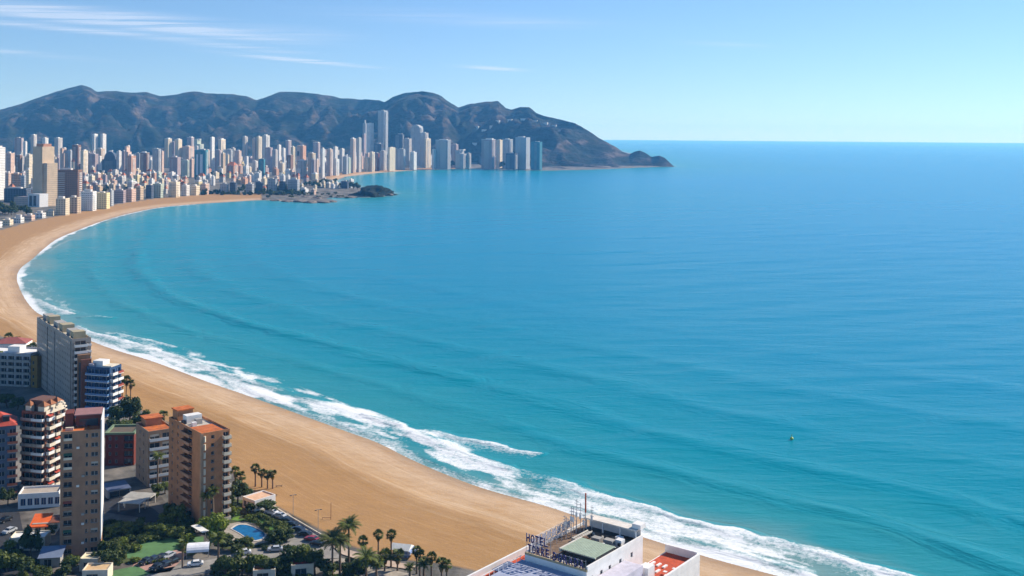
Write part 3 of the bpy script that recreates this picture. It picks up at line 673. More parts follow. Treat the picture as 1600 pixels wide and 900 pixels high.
# the broad tan tower with its lower shoulder and glass podium
def cream_tower():
    p = G(66, 318, 6); Y = p.y; zg = ground_z(p.x, Y)
    th = R(-24)
    o = thing('tower_block', 'broad tan tower with rosy shaded side standing above the beach at far left', 'tower block', (p.x, Y, zg - .6), th, 'buildings of the town across the bay')
    top = atY(63, 229, Y).z - zg; sh = atY(78, 254, Y).z - zg; k = Y / FPX
    b = MB(); b.box(-12 * k, 8 * k, -8, 16, 0, top + .6); b.build('wall', facade('tan', 3.1, 40, .0), o)
    b = MB(); b.box(8 * k + .02, 16 * k, -6, 15, 0, sh); b.build('side_wing', facade('tan', 3.1, 2.6, .5, .55), o)
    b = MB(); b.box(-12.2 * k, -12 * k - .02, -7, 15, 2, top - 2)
    b.build('rosy_shade_side', facade('salmon', 3.1, 3.6, .4, .5), o)  # salmon skin paints the rosy shade of the left face
    b = MB(); b.box(-9 * k, 6 * k, -4, 12, top + .6, top + 5); b.build('stair_house', mat('roof house rosy', (.45, .22, .14), .9), o)
    b = MB(); b.box(-2 * k, 22 * k, -26, -9, 0, 21); b.build('podium', mat('far podium white', (.70, .69, .68), .8), o)
    b = MB()
    for a, c in ((1, 7), (9.5, 15)): b.box(a * k, c * k, -26.4, -26.05, 2, 18)
    b.build('podium_glass', mat('far glass navy', (.02, .04, .08), .15, spec=.6), o)
    b = MB(); b.box(-34 * k, -2 * k - .3, -24, -4, 0, 15); b.build('low_wing', facade('pink', 3.2, 3.2, .4, .5), o)
cream_tower()

# low houses between and in front of the towers
HOUSES = []
def fill(n, x0, x1, yb0, yb1, hpx, wpx, cols, seed, sdmin=None):
    rng = random.Random(seed); tries = 0; done = 0
    while done < n and tries < n * 40:
        tries += 1
        px = rng.uniform(x0, x1); yb = rng.uniform(yb0, yb1)
        p = G(px, yb, 6)
        w = rng.uniform(*wpx)
        P = np.array([[p.x, p.y]]); sd, _ = coast_sd(P)
        if sd[0] < (sdmin or (55 if yb > 270 else 28)) or not inside(P, TOWN)[0]: continue
        if any(abs(px - a) < (w + c) * .36 and abs(yb - d) < 2.8 for a, c, d in HOUSES): continue
        HOUSES.append((px, w, yb)); done += 1
        tower(px - w / 2, px + w / 2, yb - rng.uniform(*hpx), yb, rng.choice(cols), rng.uniform(.3, .5), rng.choice(('', 'cap', 'gable' if yb > 272 else 'step', 'step')))
LOWC = ['white', 'white', 'white', 'cream', 'cream', 'cream', 'pink', 'tan', 'grey', 'salmon', 'mauve', 'yellow', 'pale green']
fill(88, 128, 330, 274, 303, (7, 15), (5.5, 12), LOWC, 1)
fill(58, 318, 500, 266, 291, (7, 16), (5.5, 11), LOWC, 2)
fill(30, -30, 130, 262, 306, (9, 22), (7, 13), LOWC + ['brown', 'slate'], 3)
fill(34, 0, 560, 252, 268, (8, 20), (6, 11), LOWC + ['blue-grey', 'mauve'], 4)
fill(30, 500, 620, 256, 268, (8, 26), (5, 10), ['white', 'blue-grey', 'grey', 'mauve', 'cream', 'pink', 'tan'], 5)
fill(24, 615, 850, 255, 264, (7, 20), (6, 11), ['white', 'blue-grey', 'blue-grey', 'grey', 'mauve', 'slate'], 6)
fill(46, 0, 560, 256, 273, (13, 30), (5, 8.5), ['cream', 'white', 'pink', 'tan', 'mauve', 'white', 'grey'], 7)
fill(20, 410, 545, 292, 308, (4, 9), (5, 10), ['white', 'cream', 'blue-grey', 'grey', 'pink'], 8, 9)
for key in CNT: CNT[key].sort()
for o, key, px, Hh, ex in PENDING:
    col, kd, zone = key; n = CNT[key].index(px) + 1
    one = len(CNT[key]) == 1
    extra = {'arch': ' with an arched top', 'round': ' with a rounded top', 'gable': ' with a tiled hip roof', 'cap': ' with a pale roof cap', 'step': ' with a stepped roof', 'spire': ' with a thin spire'}.get(ex, '')
    o['label'] = f'{col} {kd}{extra} {zone}' if one else f'{col} {kd} {zone}, {ordw(n)} such from the left'
    if ex == 'tall': o['label'] = 'tallest tower of the skyline, slim blue-grey with one bright white edge'
    if ex == 'slab' and col == 'brown': o['label'] = 'broad dark brown slab block to the right of the broad tan tower'
# ------------------------------------------------------------------ near town: block builder with real openings
GZ = 2.38
CLEAR = (0.03, 0.045, 0.06)
def wmats(): return [mat('window glass', CLEAR, 0.12, spec=0.6, var=0.3, scale=0.2), mat('window frame', (0.55, 0.53, 0.50), 0.6)]
WCACHE = {}
def window_mesh(w, h, depth, style):
    k = (round(w, 2), round(h, 2), depth, style)
    if k not in WCACHE:
        b = MB(); y = depth - 0.02; fr = 0.09
        b.quad((-w / 2, y, 0), (w / 2, y, 0), (w / 2, y, h), (-w / 2, y, h), mi=0)
        for x0, x1, z0, z1 in ((-w / 2, w / 2, 0, fr), (-w / 2, w / 2, h - fr, h), (-w / 2, -w / 2 + fr, fr, h - fr), (w / 2 - fr, w / 2, fr, h - fr)): b.box(x0 + .01, x1 - .01, y - .07, y - .005, z0 + .01, z1 - .01, 1)
        if w > 1.3: b.box(-.04, .04, y - .07, y - .005, fr, h - fr, 1)
        if style == 'blind': b.quad((-w / 2 + .1, y - .03, h * .5), (w / 2 - .1, y - .03, h * .5), (w / 2 - .1, y - .03, h - .1), (-w / 2 + .1, y - .03, h - .1), mi=2)
        ms = wmats()
        if style == 'blind': ms = ms + [mat('roller blind', (0.5, 0.47, 0.42), 0.8)]
        if style == 'navy': ms = [mat('window glass navy', (0.012, 0.05, 0.13), 0.12, spec=0.6), ms[1]]
        fr_ = MB(); pn = MB()
        for f, m in zip(b.f, b.m):
            t = pn if m == 0 else fr_; t.quad(*[b.v[i] for i in f], mi=0 if m == 0 else m - 1)
        WCACHE[k] = (fr_.mesh('window', ms[1:]), pn.mesh('pane', ms[:1]))
    return WCACHE[k]
def put_window(w, h, depth, style, parent, loc, rz):
    a, c = window_mesh(w, h, depth, style); o = link('window', a, parent, loc, rz); link('pane', c, o); return o
class Block:
    """a rectangular building: front along local x (seen left to right), depth along +y"""
    def __init__(s, name, label, cat, A, B, D, Hh, wall, z=GZ, group='buildings beside the near beach'):
        A = Vector(A[:2]); B = Vector(B[:2]); d = B - A; s.W = d.length; s.D = D; s.H = Hh
        s.o = thing(name, label, cat, (A.x, A.y, z - .05), math.atan2(d.y, d.x), group); s.wall = wall; s.op = {k: [] for k in 'FRLB'}
    def width(s, f): return s.W if f in 'FB' else s.D
    def pt(s, f, u, out, z):
        return {'F': (u, -out, z), 'R': (s.W + out, u, z), 'L': (-out, s.D - u, z), 'B': (s.W - u, s.D + out, z)}[f]
    ROT = {'F': 0, 'R': math.pi / 2, 'L': -math.pi / 2, 'B': math.pi}
    def win(s, f, u0, u1, z0, z1, depth=0.25, style=''):
        s.op[f].append((u0, u1, z0, z1, depth, style))
    def grid(s, f, cols, floors, fl, z0=1.0, h=1.4, depth=0.25, style='', skip=0.0, blinds=0.25, w=None):
        rng = random.Random(len(cols) * 31 + floors)
        for k in range(floors):
            for c in cols:
                a, b = c
                if rng.random() < skip: continue
                st = style or ('blind' if rng.random() < blinds else '')
                s.win(f, a, b, z0 + k * fl, z0 + k * fl + h, depth, st)
    def finish(s, roofmat=None, parapet=0.9):
        W, D, Hh = s.W, s.D, s.H
        b = MB()
        for f in 'FRLB':
            wd = s.width(f); ops = s.op[f]
            us = sorted({0, wd} | {round(v, 3) for o in ops for v in o[:2]}); zs = sorted({0, Hh} | {round(v, 3) for o in ops for v in o[2:4]})
            for u0, u1 in zip(us, us[1:]):
                for z0, z1 in zip(zs, zs[1:]):
                    cu, cz = (u0 + u1) / 2, (z0 + z1) / 2
                    if any(o[0] < cu < o[1] and o[2] < cz < o[3] for o in ops): continue
                    b.quad(s.pt(f, u0, 0, z0), s.pt(f, u1, 0, z0), s.pt(f, u1, 0, z1), s.pt(f, u0, 0, z1))
            for u0, u1, z0, z1, dp, st in ops:
                for p, q in (((u0, z0), (u1, z0)), ((u1, z0), (u1, z1)), ((u1, z1), (u0, z1)), ((u0, z1), (u0, z0))):
                    b.quad(s.pt(f, p[0], 0, p[1]), s.pt(f, q[0], 0, q[1]), s.pt(f, q[0], -dp, q[1]), s.pt(f, p[0], -dp, p[1]))
                put_window(u1 - u0, z1 - z0, dp, st, s.o, s.pt(f, (u0 + u1) / 2, 0, z0), s.ROT[f])
        s.w = b.build('wall', s.wall, s.o)
        r = MB(); r.quad((0, 0, Hh), (W, 0, Hh), (W, D, Hh), (0, D, Hh)); r.build('roof', roofmat or mat('flat roof', (0.38, 0.33, 0.28), 0.9), s.o)
        if parapet:
            r = MB(); t = .25
            for x0, x1, y0, y1 in ((0, W, 0, t), (0, W, D - t, D), (0, t, t, D - t), (W - t, W, t, D - t)): r.box(x0, x1, y0, y1, Hh + .002, Hh + parapet)
            r.build('parapet', s.wall, s.o)
        return s
    def box(s, name, m, x0, x1, y0, y1, z0, z1):
        b = MB(); b.box(x0, x1, y0, y1, z0, z1); return b.build(name, m, s.o)
    BC = {}
    def balcony(s, f, u0, u1, z, out=1.3, m=None, m2=None, h=1.0, name='balcony'):
        k = (round(u1 - u0, 2), out, h, m.name, (m2 or m).name)
        if k not in Block.BC:
            w = u1 - u0; b = MB(); b.box(-w / 2, w / 2, -out, -.02, -.18, 0, 1); t = .12
            b.box(-w / 2, w / 2, -out, -out + t, .001, h, 0); b.box(-w / 2, -w / 2 + t, -out + t + .01, -.03, .001, h, 0); b.box(w / 2 - t, w / 2, -out + t + .01, -.03, .001, h, 0)
            Block.BC[k] = b.mesh('balcony', [m, m2 or m])
        return link(name, Block.BC[k], s.o, s.pt(f, (u0 + u1) / 2, 0, z), s.ROT[f])
    def hip(s, m, z, rise, over=0.5, name='roof_tiles', inset=0.5):
        W, D = s.W, s.D; e = over; b = MB(); i = min(W, D) * inset
        p = [(-e, -e, z), (W + e, -e, z), (W + e, D + e, z), (-e, D + e, z)]
        if W >= D: a, c = (i, D / 2, z + rise), (W - i, D / 2, z + rise); b.quad(p[0], p[1], c, a); b.quad(p[1], p[2], c); b.quad(p[2], p[3], a, c); b.quad(p[3], p[0], a)
        else: a, c = (W / 2, i, z + rise), (W / 2, D - i, z + rise); b.quad(p[0], p[1], a); b.quad(p[1], p[2], c, a); b.quad(p[2], p[3], c); b.quad(p[3], p[0], a, c)
        b.quad(*p[::-1]); return b.build(name, m, s.o)
def brickish(name, c): return mat(name, c, 0.85, var=0.16, scale=0.35, bump=0.15)
M_brick = brickish('brown brick', (0.36, 0.20, 0.12)); M_brick2 = brickish('orange brick', (0.42, 0.19, 0.085)); M_brick3 = brickish('dull brick', (0.34, 0.22, 0.14))
M_terr = mat('terracotta floor', (0.52, 0.14, 0.035), 0.8, var=0.25, scale=0.5); M_white = mat('white render', (0.76, 0.74, 0.70), 0.75, var=0.08, scale=0.4)
M_cream = mat('cream render', (0.70, 0.61, 0.47), 0.8); M_maroon = mat('maroon render', (0.17, 0.045, 0.03), 0.8); M_tile = mat('red roof tile', (0.45, 0.07, 0.04), 0.75, var=0.2, scale=1.2)
M_conc = mat('grey concrete', (0.36, 0.34, 0.31), 0.9); M_dark = mat('dark steel', (0.03, 0.032, 0.036), 0.5); M_green = mat('green trim paint', (0.17, 0.23, 0.13), 0.7)
M_rose = mat('rose paving', (0.42, 0.25, 0.20), 0.85)

def tower_one():
    A = G(93, 873, GZ); B = A + Vector((math.cos(R(18)), math.sin(R(18)), 0)) * 10.4
    t = Block('apartment_tower', 'brown brick apartment tower with three window columns and a white right edge', 'tower block', A, B, 14.0, 34.4, M_brick)
    W = t.W; fl = 34.4 / 13; a, b_ = W * .08, W * .29
    for k in range(13):
        z = .35 + k * fl
        t.win('F', a, b_, z + .55, z + 2.1, 1.1, 'blind' if k in (4,) else '')
        t.balcony('F', a, b_, z + .5, .35, M_cream if k in (9, 10, 12) else M_brick3, h=.18 if k not in (9, 10, 12) else .5)
        t.win('F', W * .62, W * .69, z + .75, z + 1.95, .3); t.win('F', W * .76, W * .94, z + .7, z + 1.95, .3, 'blind' if k in (2, 6, 9) else '')
        t.win('R', 4.5, 6.0, z + .7, z + 2.0, .3); t.win('R', 9, 10.6, z + .7, z + 2.0, .3)
        t.win('L', 4, 5.6, z + .7, z + 2.0, .3)
    rg = random.Random(12)
    for k in (1, 3, 4, 7, 8, 11): u = W * rg.choice((.40, .53)); b = MB(); b.box(u, u + .75, -.32, -.01, k * fl + .9, k * fl + 1.45); b.build('air_conditioner', M_white if k % 2 else M_conc, t.o)
    for k in (2, 5, 10): b = MB(); b.quad((a, -.02, k * fl + 2.5), (b_, -.02, k * fl + 2.5), (b_, -.9, k * fl + 2.0), (a, -.9, k * fl + 2.0)); b.build('awning', mat('green awning', (.06, .13, .07), .8) if k != 5 else mat('rust awning', (.35, .08, .05), .8), t.o)
    t.finish(M_terr, .55)
    t.box('edge_wall', M_white, W + .02, W + .3, -.05, 13.9, 4.4, 37.6)
    t.box('edge_wall_base', M_brick, W + .02, W + .28, -.03, 13.8, 0, 4.38)
    p = t.box('penthouse', M_maroon, W * .34, W - .3, 6.2, 13.5, 34.42, 37.6)
    t.box('penthouse_roof', mat('dusty rose roof', (.30, .15, .14), .85), W * .30, W - .1, 5.8, 13.8, 37.62, 37.9)
    t.box('penthouse_glass', wmats()[0], W * .42, W * .9, 6.1, 6.18, 34.7, 36.6)
    t.box('stair_house', M_maroon, .6, W * .27, 7, 12, 34.42, 38.2)
    t.box('planter', M_cream, W * .1, W * .3, 3.0, 3.8, 34.42, 35.2)
tower_one()
def tower_two():
    A, B = G(263, 788, GZ), G(314, 822, GZ)
    t = Block('apartment_tower', 'orange-brown slab tower with zigzag balconies and a bright corner strip beside the palms', 'tower block', A, B, 9.0, 27.0, M_brick2)
    W = t.W; n = 11; fl = 27.0 / n
    for k in range(n):
        z = .2 + k * fl
        for u in (2.2, 6.6): t.win('F', u, u + 1.0, z + .8, z + 1.9, .3, 'blind' if (k * 3 + int(u)) % 5 == 0 else '')
        t.win('F', 11.4, 17.6, z + .55, z + 2.2, 1.5)
        t.balcony('F', 11.2, 17.8, z + .45, 1.1, M_brick, M_brick2, .8)
        t.win('R', 3.0, 4.1, z + .8, z + 1.95, .3)
        t.balcony('R', 6.6, 8.9, z + .4, 1.6, M_cream, M_brick3, .95)
        t.win('R', 6.9, 8.7, z + .7, z + 2.2, .5)
        # corner loggia ends, squared to the sun and coloured cream for the sunlit strip
        b = MB(); b.box(0, 1.25, -.2, 1.4, z + .25, z + 2.05); q = b.build('corner_panel', M_cream, t.o); q.location = (W - .45, .1, 0); q.rotation_euler = (0, 0, R(50))
    t.finish(mat('flat roof pale', (.46, .42, .36), .9), .7)
    t.box('corner_pier', M_brick3, W - .5, W + .35, -.3, .5, 0, 27.5)
    t.box('roof_terrace', M_terr, 14, W - 1, 1, 8, 27.02, 27.2)
    t.box('lift_house', M_brick2, .5, 4.5, 1, 6, 27.02, 30.2); t.box('lift_house_roof', M_terr, .2, 4.8, .7, 6.3, 30.22, 30.6)
    t.box('lift_house', M_white, 6, 9, 2, 7, 27.02, 29.4); t.box('water_tank', M_conc, 10, 11.6, 4, 6, 27.02, 28.6); t.box('air_conditioner', M_dark, 8, 9.2, .6, 1.6, 27.02, 28.2); t.box('air_conditioner', M_white, 12.2, 13.4, 2, 3.4, 27.02, 28.3)
tower_two()
def tower_three():
    A, B = G(212, 745, GZ), G(231, 762, GZ)
    t = Block('apartment_building', 'small tan block with orange roof terrace and pale windowed face left of the slab tower', 'building', A, B, 8.6, 17.8, M_brick3)
    W = t.W; fl = 17.8 / 6
    for k in range(6):
        z = .3 + k * fl
        t.win('F', W * .3, W * .38, z + .8, z + 2, .3); t.win('F', W * .6, W * .68, z + .8, z + 2, .3)
        t.win('R', .6, 3.9, z + .5, z + 2.3, .6, 'blind' if k % 2 else ''); t.win('R', 4.7, 8.0, z + .5, z + 2.3, .6, 'blind' if k in (1, 3, 4) else '')
        t.balcony('R', .4, 8.2, z + .3, 1.1, M_white, M_white, .75)
    t.finish(M_terr, .8)
    t.box('roof_terrace', M_terr, W * .45, W - .4, .5, 8.2, 17.82, 18.3); t.box('roof_house', M_brick2, .8, W * .42, 1.5, 7, 17.82, 20.6); t.box('roof_house_top', M_terr, .4, W * .46, 1.1, 7.4, 20.62, 20.95)
tower_three()
def grey_slab():
    A, B = G(57, 598, GZ), G(112, 645, GZ)
    fm = facade('grey', 2.72, 2.6, .42, .62, (.25, .7)); fm2 = fm
    PAL['slabgrey'] = (0.34, 0.29, 0.25)
    fm = facade('slabgrey', 2.72, 2.9, .4, .6, (.3, .72))
    t = Block('apartment_slab', 'long grey-brown apartment slab with dark vertical grooves standing by the beach', 'tower block', A, B, 7.6, 30.0, fm)
    W = t.W
    for k in range(11):
        z = .4 + k * 2.72
        t.balcony('R', .8, 6.0, z, 1.5, M_white, M_white, .9); t.win('R', 1.2, 5.6, z + .3, z + 2.2, .5)
        if k > 4: t.balcony('R', 6.2, 7.5, z, 1.3, M_white, mat('slab soffit', (.30, .22, .18), .8), .9)
    # dark full-height grooves
    for u0, u1 in ((W * .31, W * .335), (W * .52, W * .54), (W * .955, W * .975)): t.win('F', u0, u1, .3, 29.6, 1.2)
    t.finish(mat('slab roof', (.48, .43, .33), .9), .9)
    for i, (x, y, w, d, h) in enumerate(((3, 2, 7, 4, 2.6), (14, 1.5, 5, 4.6, 3.4), (24, 2, 8, 4, 2.4), (37, 1.5, 6, 5, 3.2), (48, 2, 6, 4, 2.5), (57, 1.5, 5, 5, 3.0))):
        t.box('stair_house', mat('roof house ochre', (.40, .34, .22), .9) if i % 2 else M_conc, x, x + w, y, y + d, 30.02, 30 + h)
    t.box('stair_tower', mat('stair tower brown', (.26, .14, .07), .85), W + 1.7, W + 3.4, 1.6, 6.5, 0, 24.5)
    t.box('stair_tower', mat('stair tower navy', (.03, .045, .07), .5), W + 3.42, W + 4.2, 2.0, 6.5, 0, 21.5)
    t.box('stair_tower', mat('stair tower rust', (.24, .09, .05), .85), W + 4.22, W + 5.2, 2.4, 6.5, 0, 22.8)
grey_slab()
def blue_block():
    A, B = G(135, 648, GZ), G(171, 651, GZ)
    t = Block('apartment_building', 'blue and white balcony block beside the grey slab at the sand', 'building', A, B, 8.0, 19.4, mat('deep blue render', (.03, .075, .17), .5))
    W = t.W; fl = 19.4 / 7
    for k in range(7):
        z = .25 + k * fl
        for a, b in ((.03, .31), (.36, .64), (.69, .97)): t.win('F', W * a, W * b, z + .35, z + 2.3, .7, 'navy')
        t.balcony('F', .1, W - .1, z + .15, 1.3, mat('blue glass rail', (.10, .22, .42), .25, spec=.6), M_white, .8)
        t.balcony('R', .3, 3.8, z + .15, 1.4, M_white, M_white, .95); t.balcony('R', 4.2, 7.7, z + .15, 1.4, M_white if k % 2 else mat('rust awning', (.35, .08, .05), .8), M_white, .95)
        t.win('R', .8, 3.4, z + .35, z + 2.3, .5, 'navy'); t.win('R', 4.6, 7.2, z + .35, z + 2.3, .5, 'navy')
    t.finish(M_white, .8)
    t.box('roof_house', M_white, 1.2, 6.0, 2.4, 7, 19.42, 22.2); t.box('roof_slab', M_cream, 6.3, W - .4, 1.5, 7.2, 19.42, 20.5); t.box('roof_house', mat('roof house mauve', (.36, .32, .36), .8), .4, 2.6, .6, 2.6, 19.42, 21.2)
blue_block()
M_stone = mat('muted balcony stone', (.40, .33, .27), .85, var=.25, scale=.8)  # muted blotchy tone, used on the front balconies
def ornate_block():
    A, B = G(33, 762, GZ), G(70, 766, GZ)
    t = Block('apartment_building', 'cream ornate apartment block with red awnings behind the brown tower', 'building', A, B, 10.2, 25.0, brickish('rust brick', (.20, .075, .04)))
    W = t.W; fl = 25.0 / 9; red = mat('red awning', (.42, .06, .03), .8)
    for k in range(9):
        z = .2 + k * fl
        t.win('F', .6, W * .46, z + .4, z + 2.2, 1.0); t.win('F', W * .54, W - .5, z + .4, z + 2.2, 1.0)
        t.balcony('F', .4, W * .5 - .05, z + .25, 1.1 + .25 * (k % 2), M_stone if k % 3 else M_cream, M_brick, .85); t.balcony('F', W * .5 + .05, W - .2, z + .25, 1.3, M_stone if k % 2 else M_white, M_brick, .85)
        for j, u in enumerate((.4, 3.7, 7.0)):
            t.win('R', u + .3, u + 2.5, z + .4, z + 2.1, .5); t.balcony('R', u, u + 2.9, z + .25, 1.1 + .35 * ((k + j) % 2), M_cream if (k + j) % 2 else M_white, M_cream, .9)
            if (k * 5 + j * 3) % 4 == 0:
                b = MB(); b.quad((-1.3, -.02, 2.3), (1.3, -.02, 2.3), (1.3, -1.4, 1.75), (-1.3, -1.4, 1.75)); b.quad((-1.3, -1.42, 1.73), (1.3, -1.42, 1.73), (1.3, -.02, 2.27), (-1.3, -.02, 2.27)); q = b.build('awning', red, t.o); q.location = t.pt('R', u + 1.4, 0, z); q.rotation_euler = (0, 0, math.pi / 2)
    t.finish(mat('roof dusk', (.14, .09, .08), .9), .6)
    b = MB(); b.box(W - .24, W + .08, .3, 9.9, 24.6, 25.9); b.build('cornice', M_cream, t.o)
    t.box('roof_house', mat('roof house umber', (.16, .08, .06), .85),   .4, W * .62, 3, 9.6, 25.02, 28.5)
    for i, (x, y, s) in enumerate(((W - 3.3, .6, 2.4), (W - 3.0, 3.8, 2.2), (W - 3.2, 7, 2.5), (1.0, .6, 1.9))):
        b = MB(); b.box(x, x + s, y, y + s, 25.03, 27.2); b.build('gazebo', M_cream, t.o)
        b = MB(); c = (x + s / 2, y + s / 2, 28.7); e = .35; q = [(x - e, y - e, 27.22), (x + s + e, y - e, 27.22), (x + s + e, y + s + e, 27.22), (x - e, y + s + e, 27.22)]
        for j in range(4): b.quad(q[j], q[(j + 1) % 4], c)
        b.build('gazebo_roof', mat('umber tile', (.32, .12, .05), .8), t.o)
    b = MB(); n = 8
    for k in range(n):
        a0, a1 = math.pi * k / n, math.pi * (k + 1) / n
        b.box(0, .5, 0, .9, 0, .5, M=Matrix.Translation((W + .2 + 1.6 - 1.6 * math.cos((a0 + a1) / 2), 5, 25.2 + 2.6 * math.sin((a0 + a1) / 2))) @ Matrix.Rotation(-(math.pi / 2 - (a0 + a1) / 2), 4, 'Y'))
    q = b.build('roof_arch', M_cream, t.o); q['kind'] = 'stuff'
ornate_block()
def left_houses():
    t = Block('apartment_building', 'dark blue-walled block with a coral red roof cut by the left picture edge', 'building', G(-26, 778, GZ), G(24, 772, GZ), 11, 22.0, mat('slate blue render', (.10, .13, .19), .8))
    for k in range(8):
        for u in (1.0, 4.2, 7.4): t.win('F', u, u + 2.0, .8 + k * 2.7, 2.3 + k * 2.7, .4)
        for u in (2, 6): t.win('R', u, u + 2.2, .8 + k * 2.7, 2.3 + k * 2.7, .4)
        t.balcony('F', 6.9, 9.9, .5 + k * 2.7, 1.1, mat('coral balcony', (.40, .12, .06), .8), M_conc, .8)
    t.finish(M_tile, .5); t.hip(M_tile, 22.52, 3.4, .5); t.box('dormer', M_dark, 5.5, 7.5, 1.2, 3.6, 23.2, 25.2)
    t = Block('hotel_building', 'wide pale grey hotel block with rows of balconies left of the grey slab', 'building', G(-60, 600, GZ), G(47, 605, GZ), 15, 14.6, mat('hotel grey render', (.40, .40, .42), .8))
    W = t.W; n = 9; w = W / n
    for k in range(5):
        for j in range(n):
            t.win('F', j * w + .4, (j + 1) * w - .4, .6 + k * 2.85, 2.6 + k * 2.85, .8)
            t.balcony('F', j * w + .1, (j + 1) * w - .1, .45 + k * 2.85, 1.0, M_conc, M_conc, .75)  # parapets greyed so their colour carries the shade on this front
        t.win('R', 2, 4, 1 + k * 2.85, 2.6 + k * 2.85, .3); t.win('R', 9, 11, 1 + k * 2.85, 2.6 + k * 2.85, .3)
    t.finish(M_white, .8); t.box('roof_house', M_white, 4, 9, 4, 9, 14.62, 17); t.box('roof_house', M_white, 20, 26, 5, 10, 14.62, 17.4)
    for i, (x, w_) in enumerate(((12, 5), (17.3, 1.6))): t.box('roof_planter', mat('olive planting', (.07, .09, .02), .9), x, x + w_, 1, 3, 14.62, 15.6)
    t = Block('villa', 'low white villa with a dull red roof beside the sand at left edge', 'house', G(-12, 552, GZ), G(40, 551, GZ), 12, 5.0, M_white)
    for j in range(4): t.win('F', 1.2 + j * 3.9, 3.4 + j * 3.9, 1, 3.2, .3)
    t.finish(None, 0); t.hip(mat('dull red tile', (.30, .09, .075), .85), 5.02, 2.4, .6); t.box('terrace_roof', mat('dark awning', (.05, .05, .06), .8), -2, 6, -4, -.4, 2.9, 3.1)
    t.box('side_wing', M_cream, t.W + .02, t.W + 7, 2, 10, 0, 3.6)
    t = Block('apartment_building', 'ochre narrow block squeezed between the grey hotel and the grey slab', 'building', G(48, 605, GZ), G(58, 606, GZ), 9, 13.6, mat('ochre render', (.26, .15, .03), .85))
    for k in range(4): t.win('F', .8, 1.9, 1 + k * 3.2, 2.6 + k * 3.2, .3)
    t.finish()
    t = Block('apartment_building', 'dark red block with a green roof edge behind the brown tower', 'building', G(164, 728, GZ), G(209, 727, GZ), 11, 11.0, mat('oxblood render', (.15, .028, .014), .85))
    for k in range(4):
        for u in (1.2, 3.4): t.win('F', u, u + .9, .9 + k * 2.7, 2.2 + k * 2.7, .3)
        t.win('F', 6.4, 9.4, .5 + k * 2.7, 2.4 + k * 2.7, 1.2)
    t.finish(mat('roof felt brown', (.13, .10, .07), .95), 0)
    b = MB(); W, D = t.W, t.D
    for x0, x1, y0, y1 in ((-.3, W + .3, -.3, .5), (-.3, W + .3, D - .5, D + .3), (-.3, .5, .52, D - .52), (W - .5, W + .3, .52, D - .52)): b.box(x0, x1, y0, y1, 11.0, 11.7)
    b.build('green_edge', M_green, t.o)
    # yard block in shade at left
    t = Block('terrace_building', 'long low white building with navy windows and flat terrace left of the brown tower', 'building', G(28, 796, GZ), G(92, 792, GZ), 7.5, 4.2, M_white)
    for j in range(6): t.win('F', .7 + j * 2.0, 2.2 + j * 2.0, 1.0, 3.2, .3, 'navy')
    t.finish(mat('terrace tiles', (.40, .34, .28), .9), .6)
    t = Block('garden_house', 'small house with a bright orange awning roof left of the brown tower', 'house', G(50, 838, GZ), G(86, 836, GZ), 6, 3.6, M_cream)
    t.win('F', .8, 2.4, .6, 2.6, .3); t.win('F', 3.4, 5.2, .6, 2.6, .3); t.finish(None, 0)
    b = MB(); b.quad((-.6, -1.2, 3.2), (4.6, -1.2, 3.2), (4.6, 6, 4.6), (-.6, 6, 4.6)); b.box(-.6, 4.6, -1.25, -1.15, 2.9, 3.2); b.build('awning', mat('orange awning', (.75, .13, .02), .8), t.o)
    t.box('side_roof', mat('umber sheet', (.20, .07, .04), .8), 4.7, 8.0, -.5, 6, 3.7, 3.9)
    t = Block('pavilion', 'white flat pavilion with cream terrace at lower left beside dark trees', 'building', G(14, 862, GZ), G(70, 860, GZ), 5.5, 3.4, M_cream)
    for j in range(3): t.win('F', .8 + j * 3, 2.8 + j * 3, .5, 2.6, .3)
    t.finish(M_white, .4)
    t = Block('shed', 'blue-grey sheet roofed shed at the foot of the brown tower', 'shed', G(62, 888, GZ), G(94, 886, GZ), 5, 3.0, M_conc)
    t.win('F', 1, 3, .3, 2.3, .2); t.finish(None, 0)
    b = MB(); b.quad((-.5, -.6, 2.9), (t.W + .5, -.6, 2.9), (t.W + .5, 5.4, 4.0), (-.5, 5.4, 4.0)); b.build('sheet_roof', mat('blue grey sheet', (.17, .21, .30), .5), t.o)
    t = Block('kiosk', 'cream flat-roofed kiosk among trees right below the brown tower', 'kiosk', G(124, 893, GZ), G(153, 893, GZ), 4.5, 3.2, M_cream)
    t.win('F', 1, 3.4, .8, 2.4, .3); t.finish(mat('pale yellow roof', (.72, .62, .40), .85), .3)
    t = Block('kiosk', 'orange-tan kiosk cut by the bottom edge beneath the cream kiosk', 'kiosk', G(128, 912, GZ), G(168, 911, GZ), 5, 3.2, M_cream)
    t.win('F', 1, 4, .8, 2.4, .3); t.finish(mat('tan roof', (.62, .42, .22), .85), .3)
    t = Block('beach_house', 'white beach house with a peach roof at the edge of the sand', 'house', G(379, 793, GZ), G(398, 800, GZ), 8, 3.2, M_white)
    for j in range(2): t.win('F', .5 + j * 1.9, 1.9 + j * 1.9, .5, 2.5, .3)
    t.win('R', 1, 3, .5, 2.5, .3); t.win('R', 4.5, 6.5, .5, 2.5, .3)
    t.finish(mat('peach roof', (.66, .42, .27), .85), .35)
    t = Block('garage', 'small maroon garage roof at the bottom edge among trees', 'garage', G(455, 905, GZ), G(490, 902, GZ), 6, 3.4, M_cream)
    t.win('F', 1, 4, .2, 2.6, .3); t.finish(mat('maroon sheet', (.25, .04, .03), .7), .3)
    t = Block('garage', 'rust-orange low roof at the bottom edge below the parking road', 'garage', G(395, 912, GZ), G(430, 910, GZ), 6, 3.2, M_cream)
    t.win('F', 1, 4, .2, 2.6, .3); t.finish(mat('rust sheet', (.42, .15, .06), .7), .3)
left_houses()

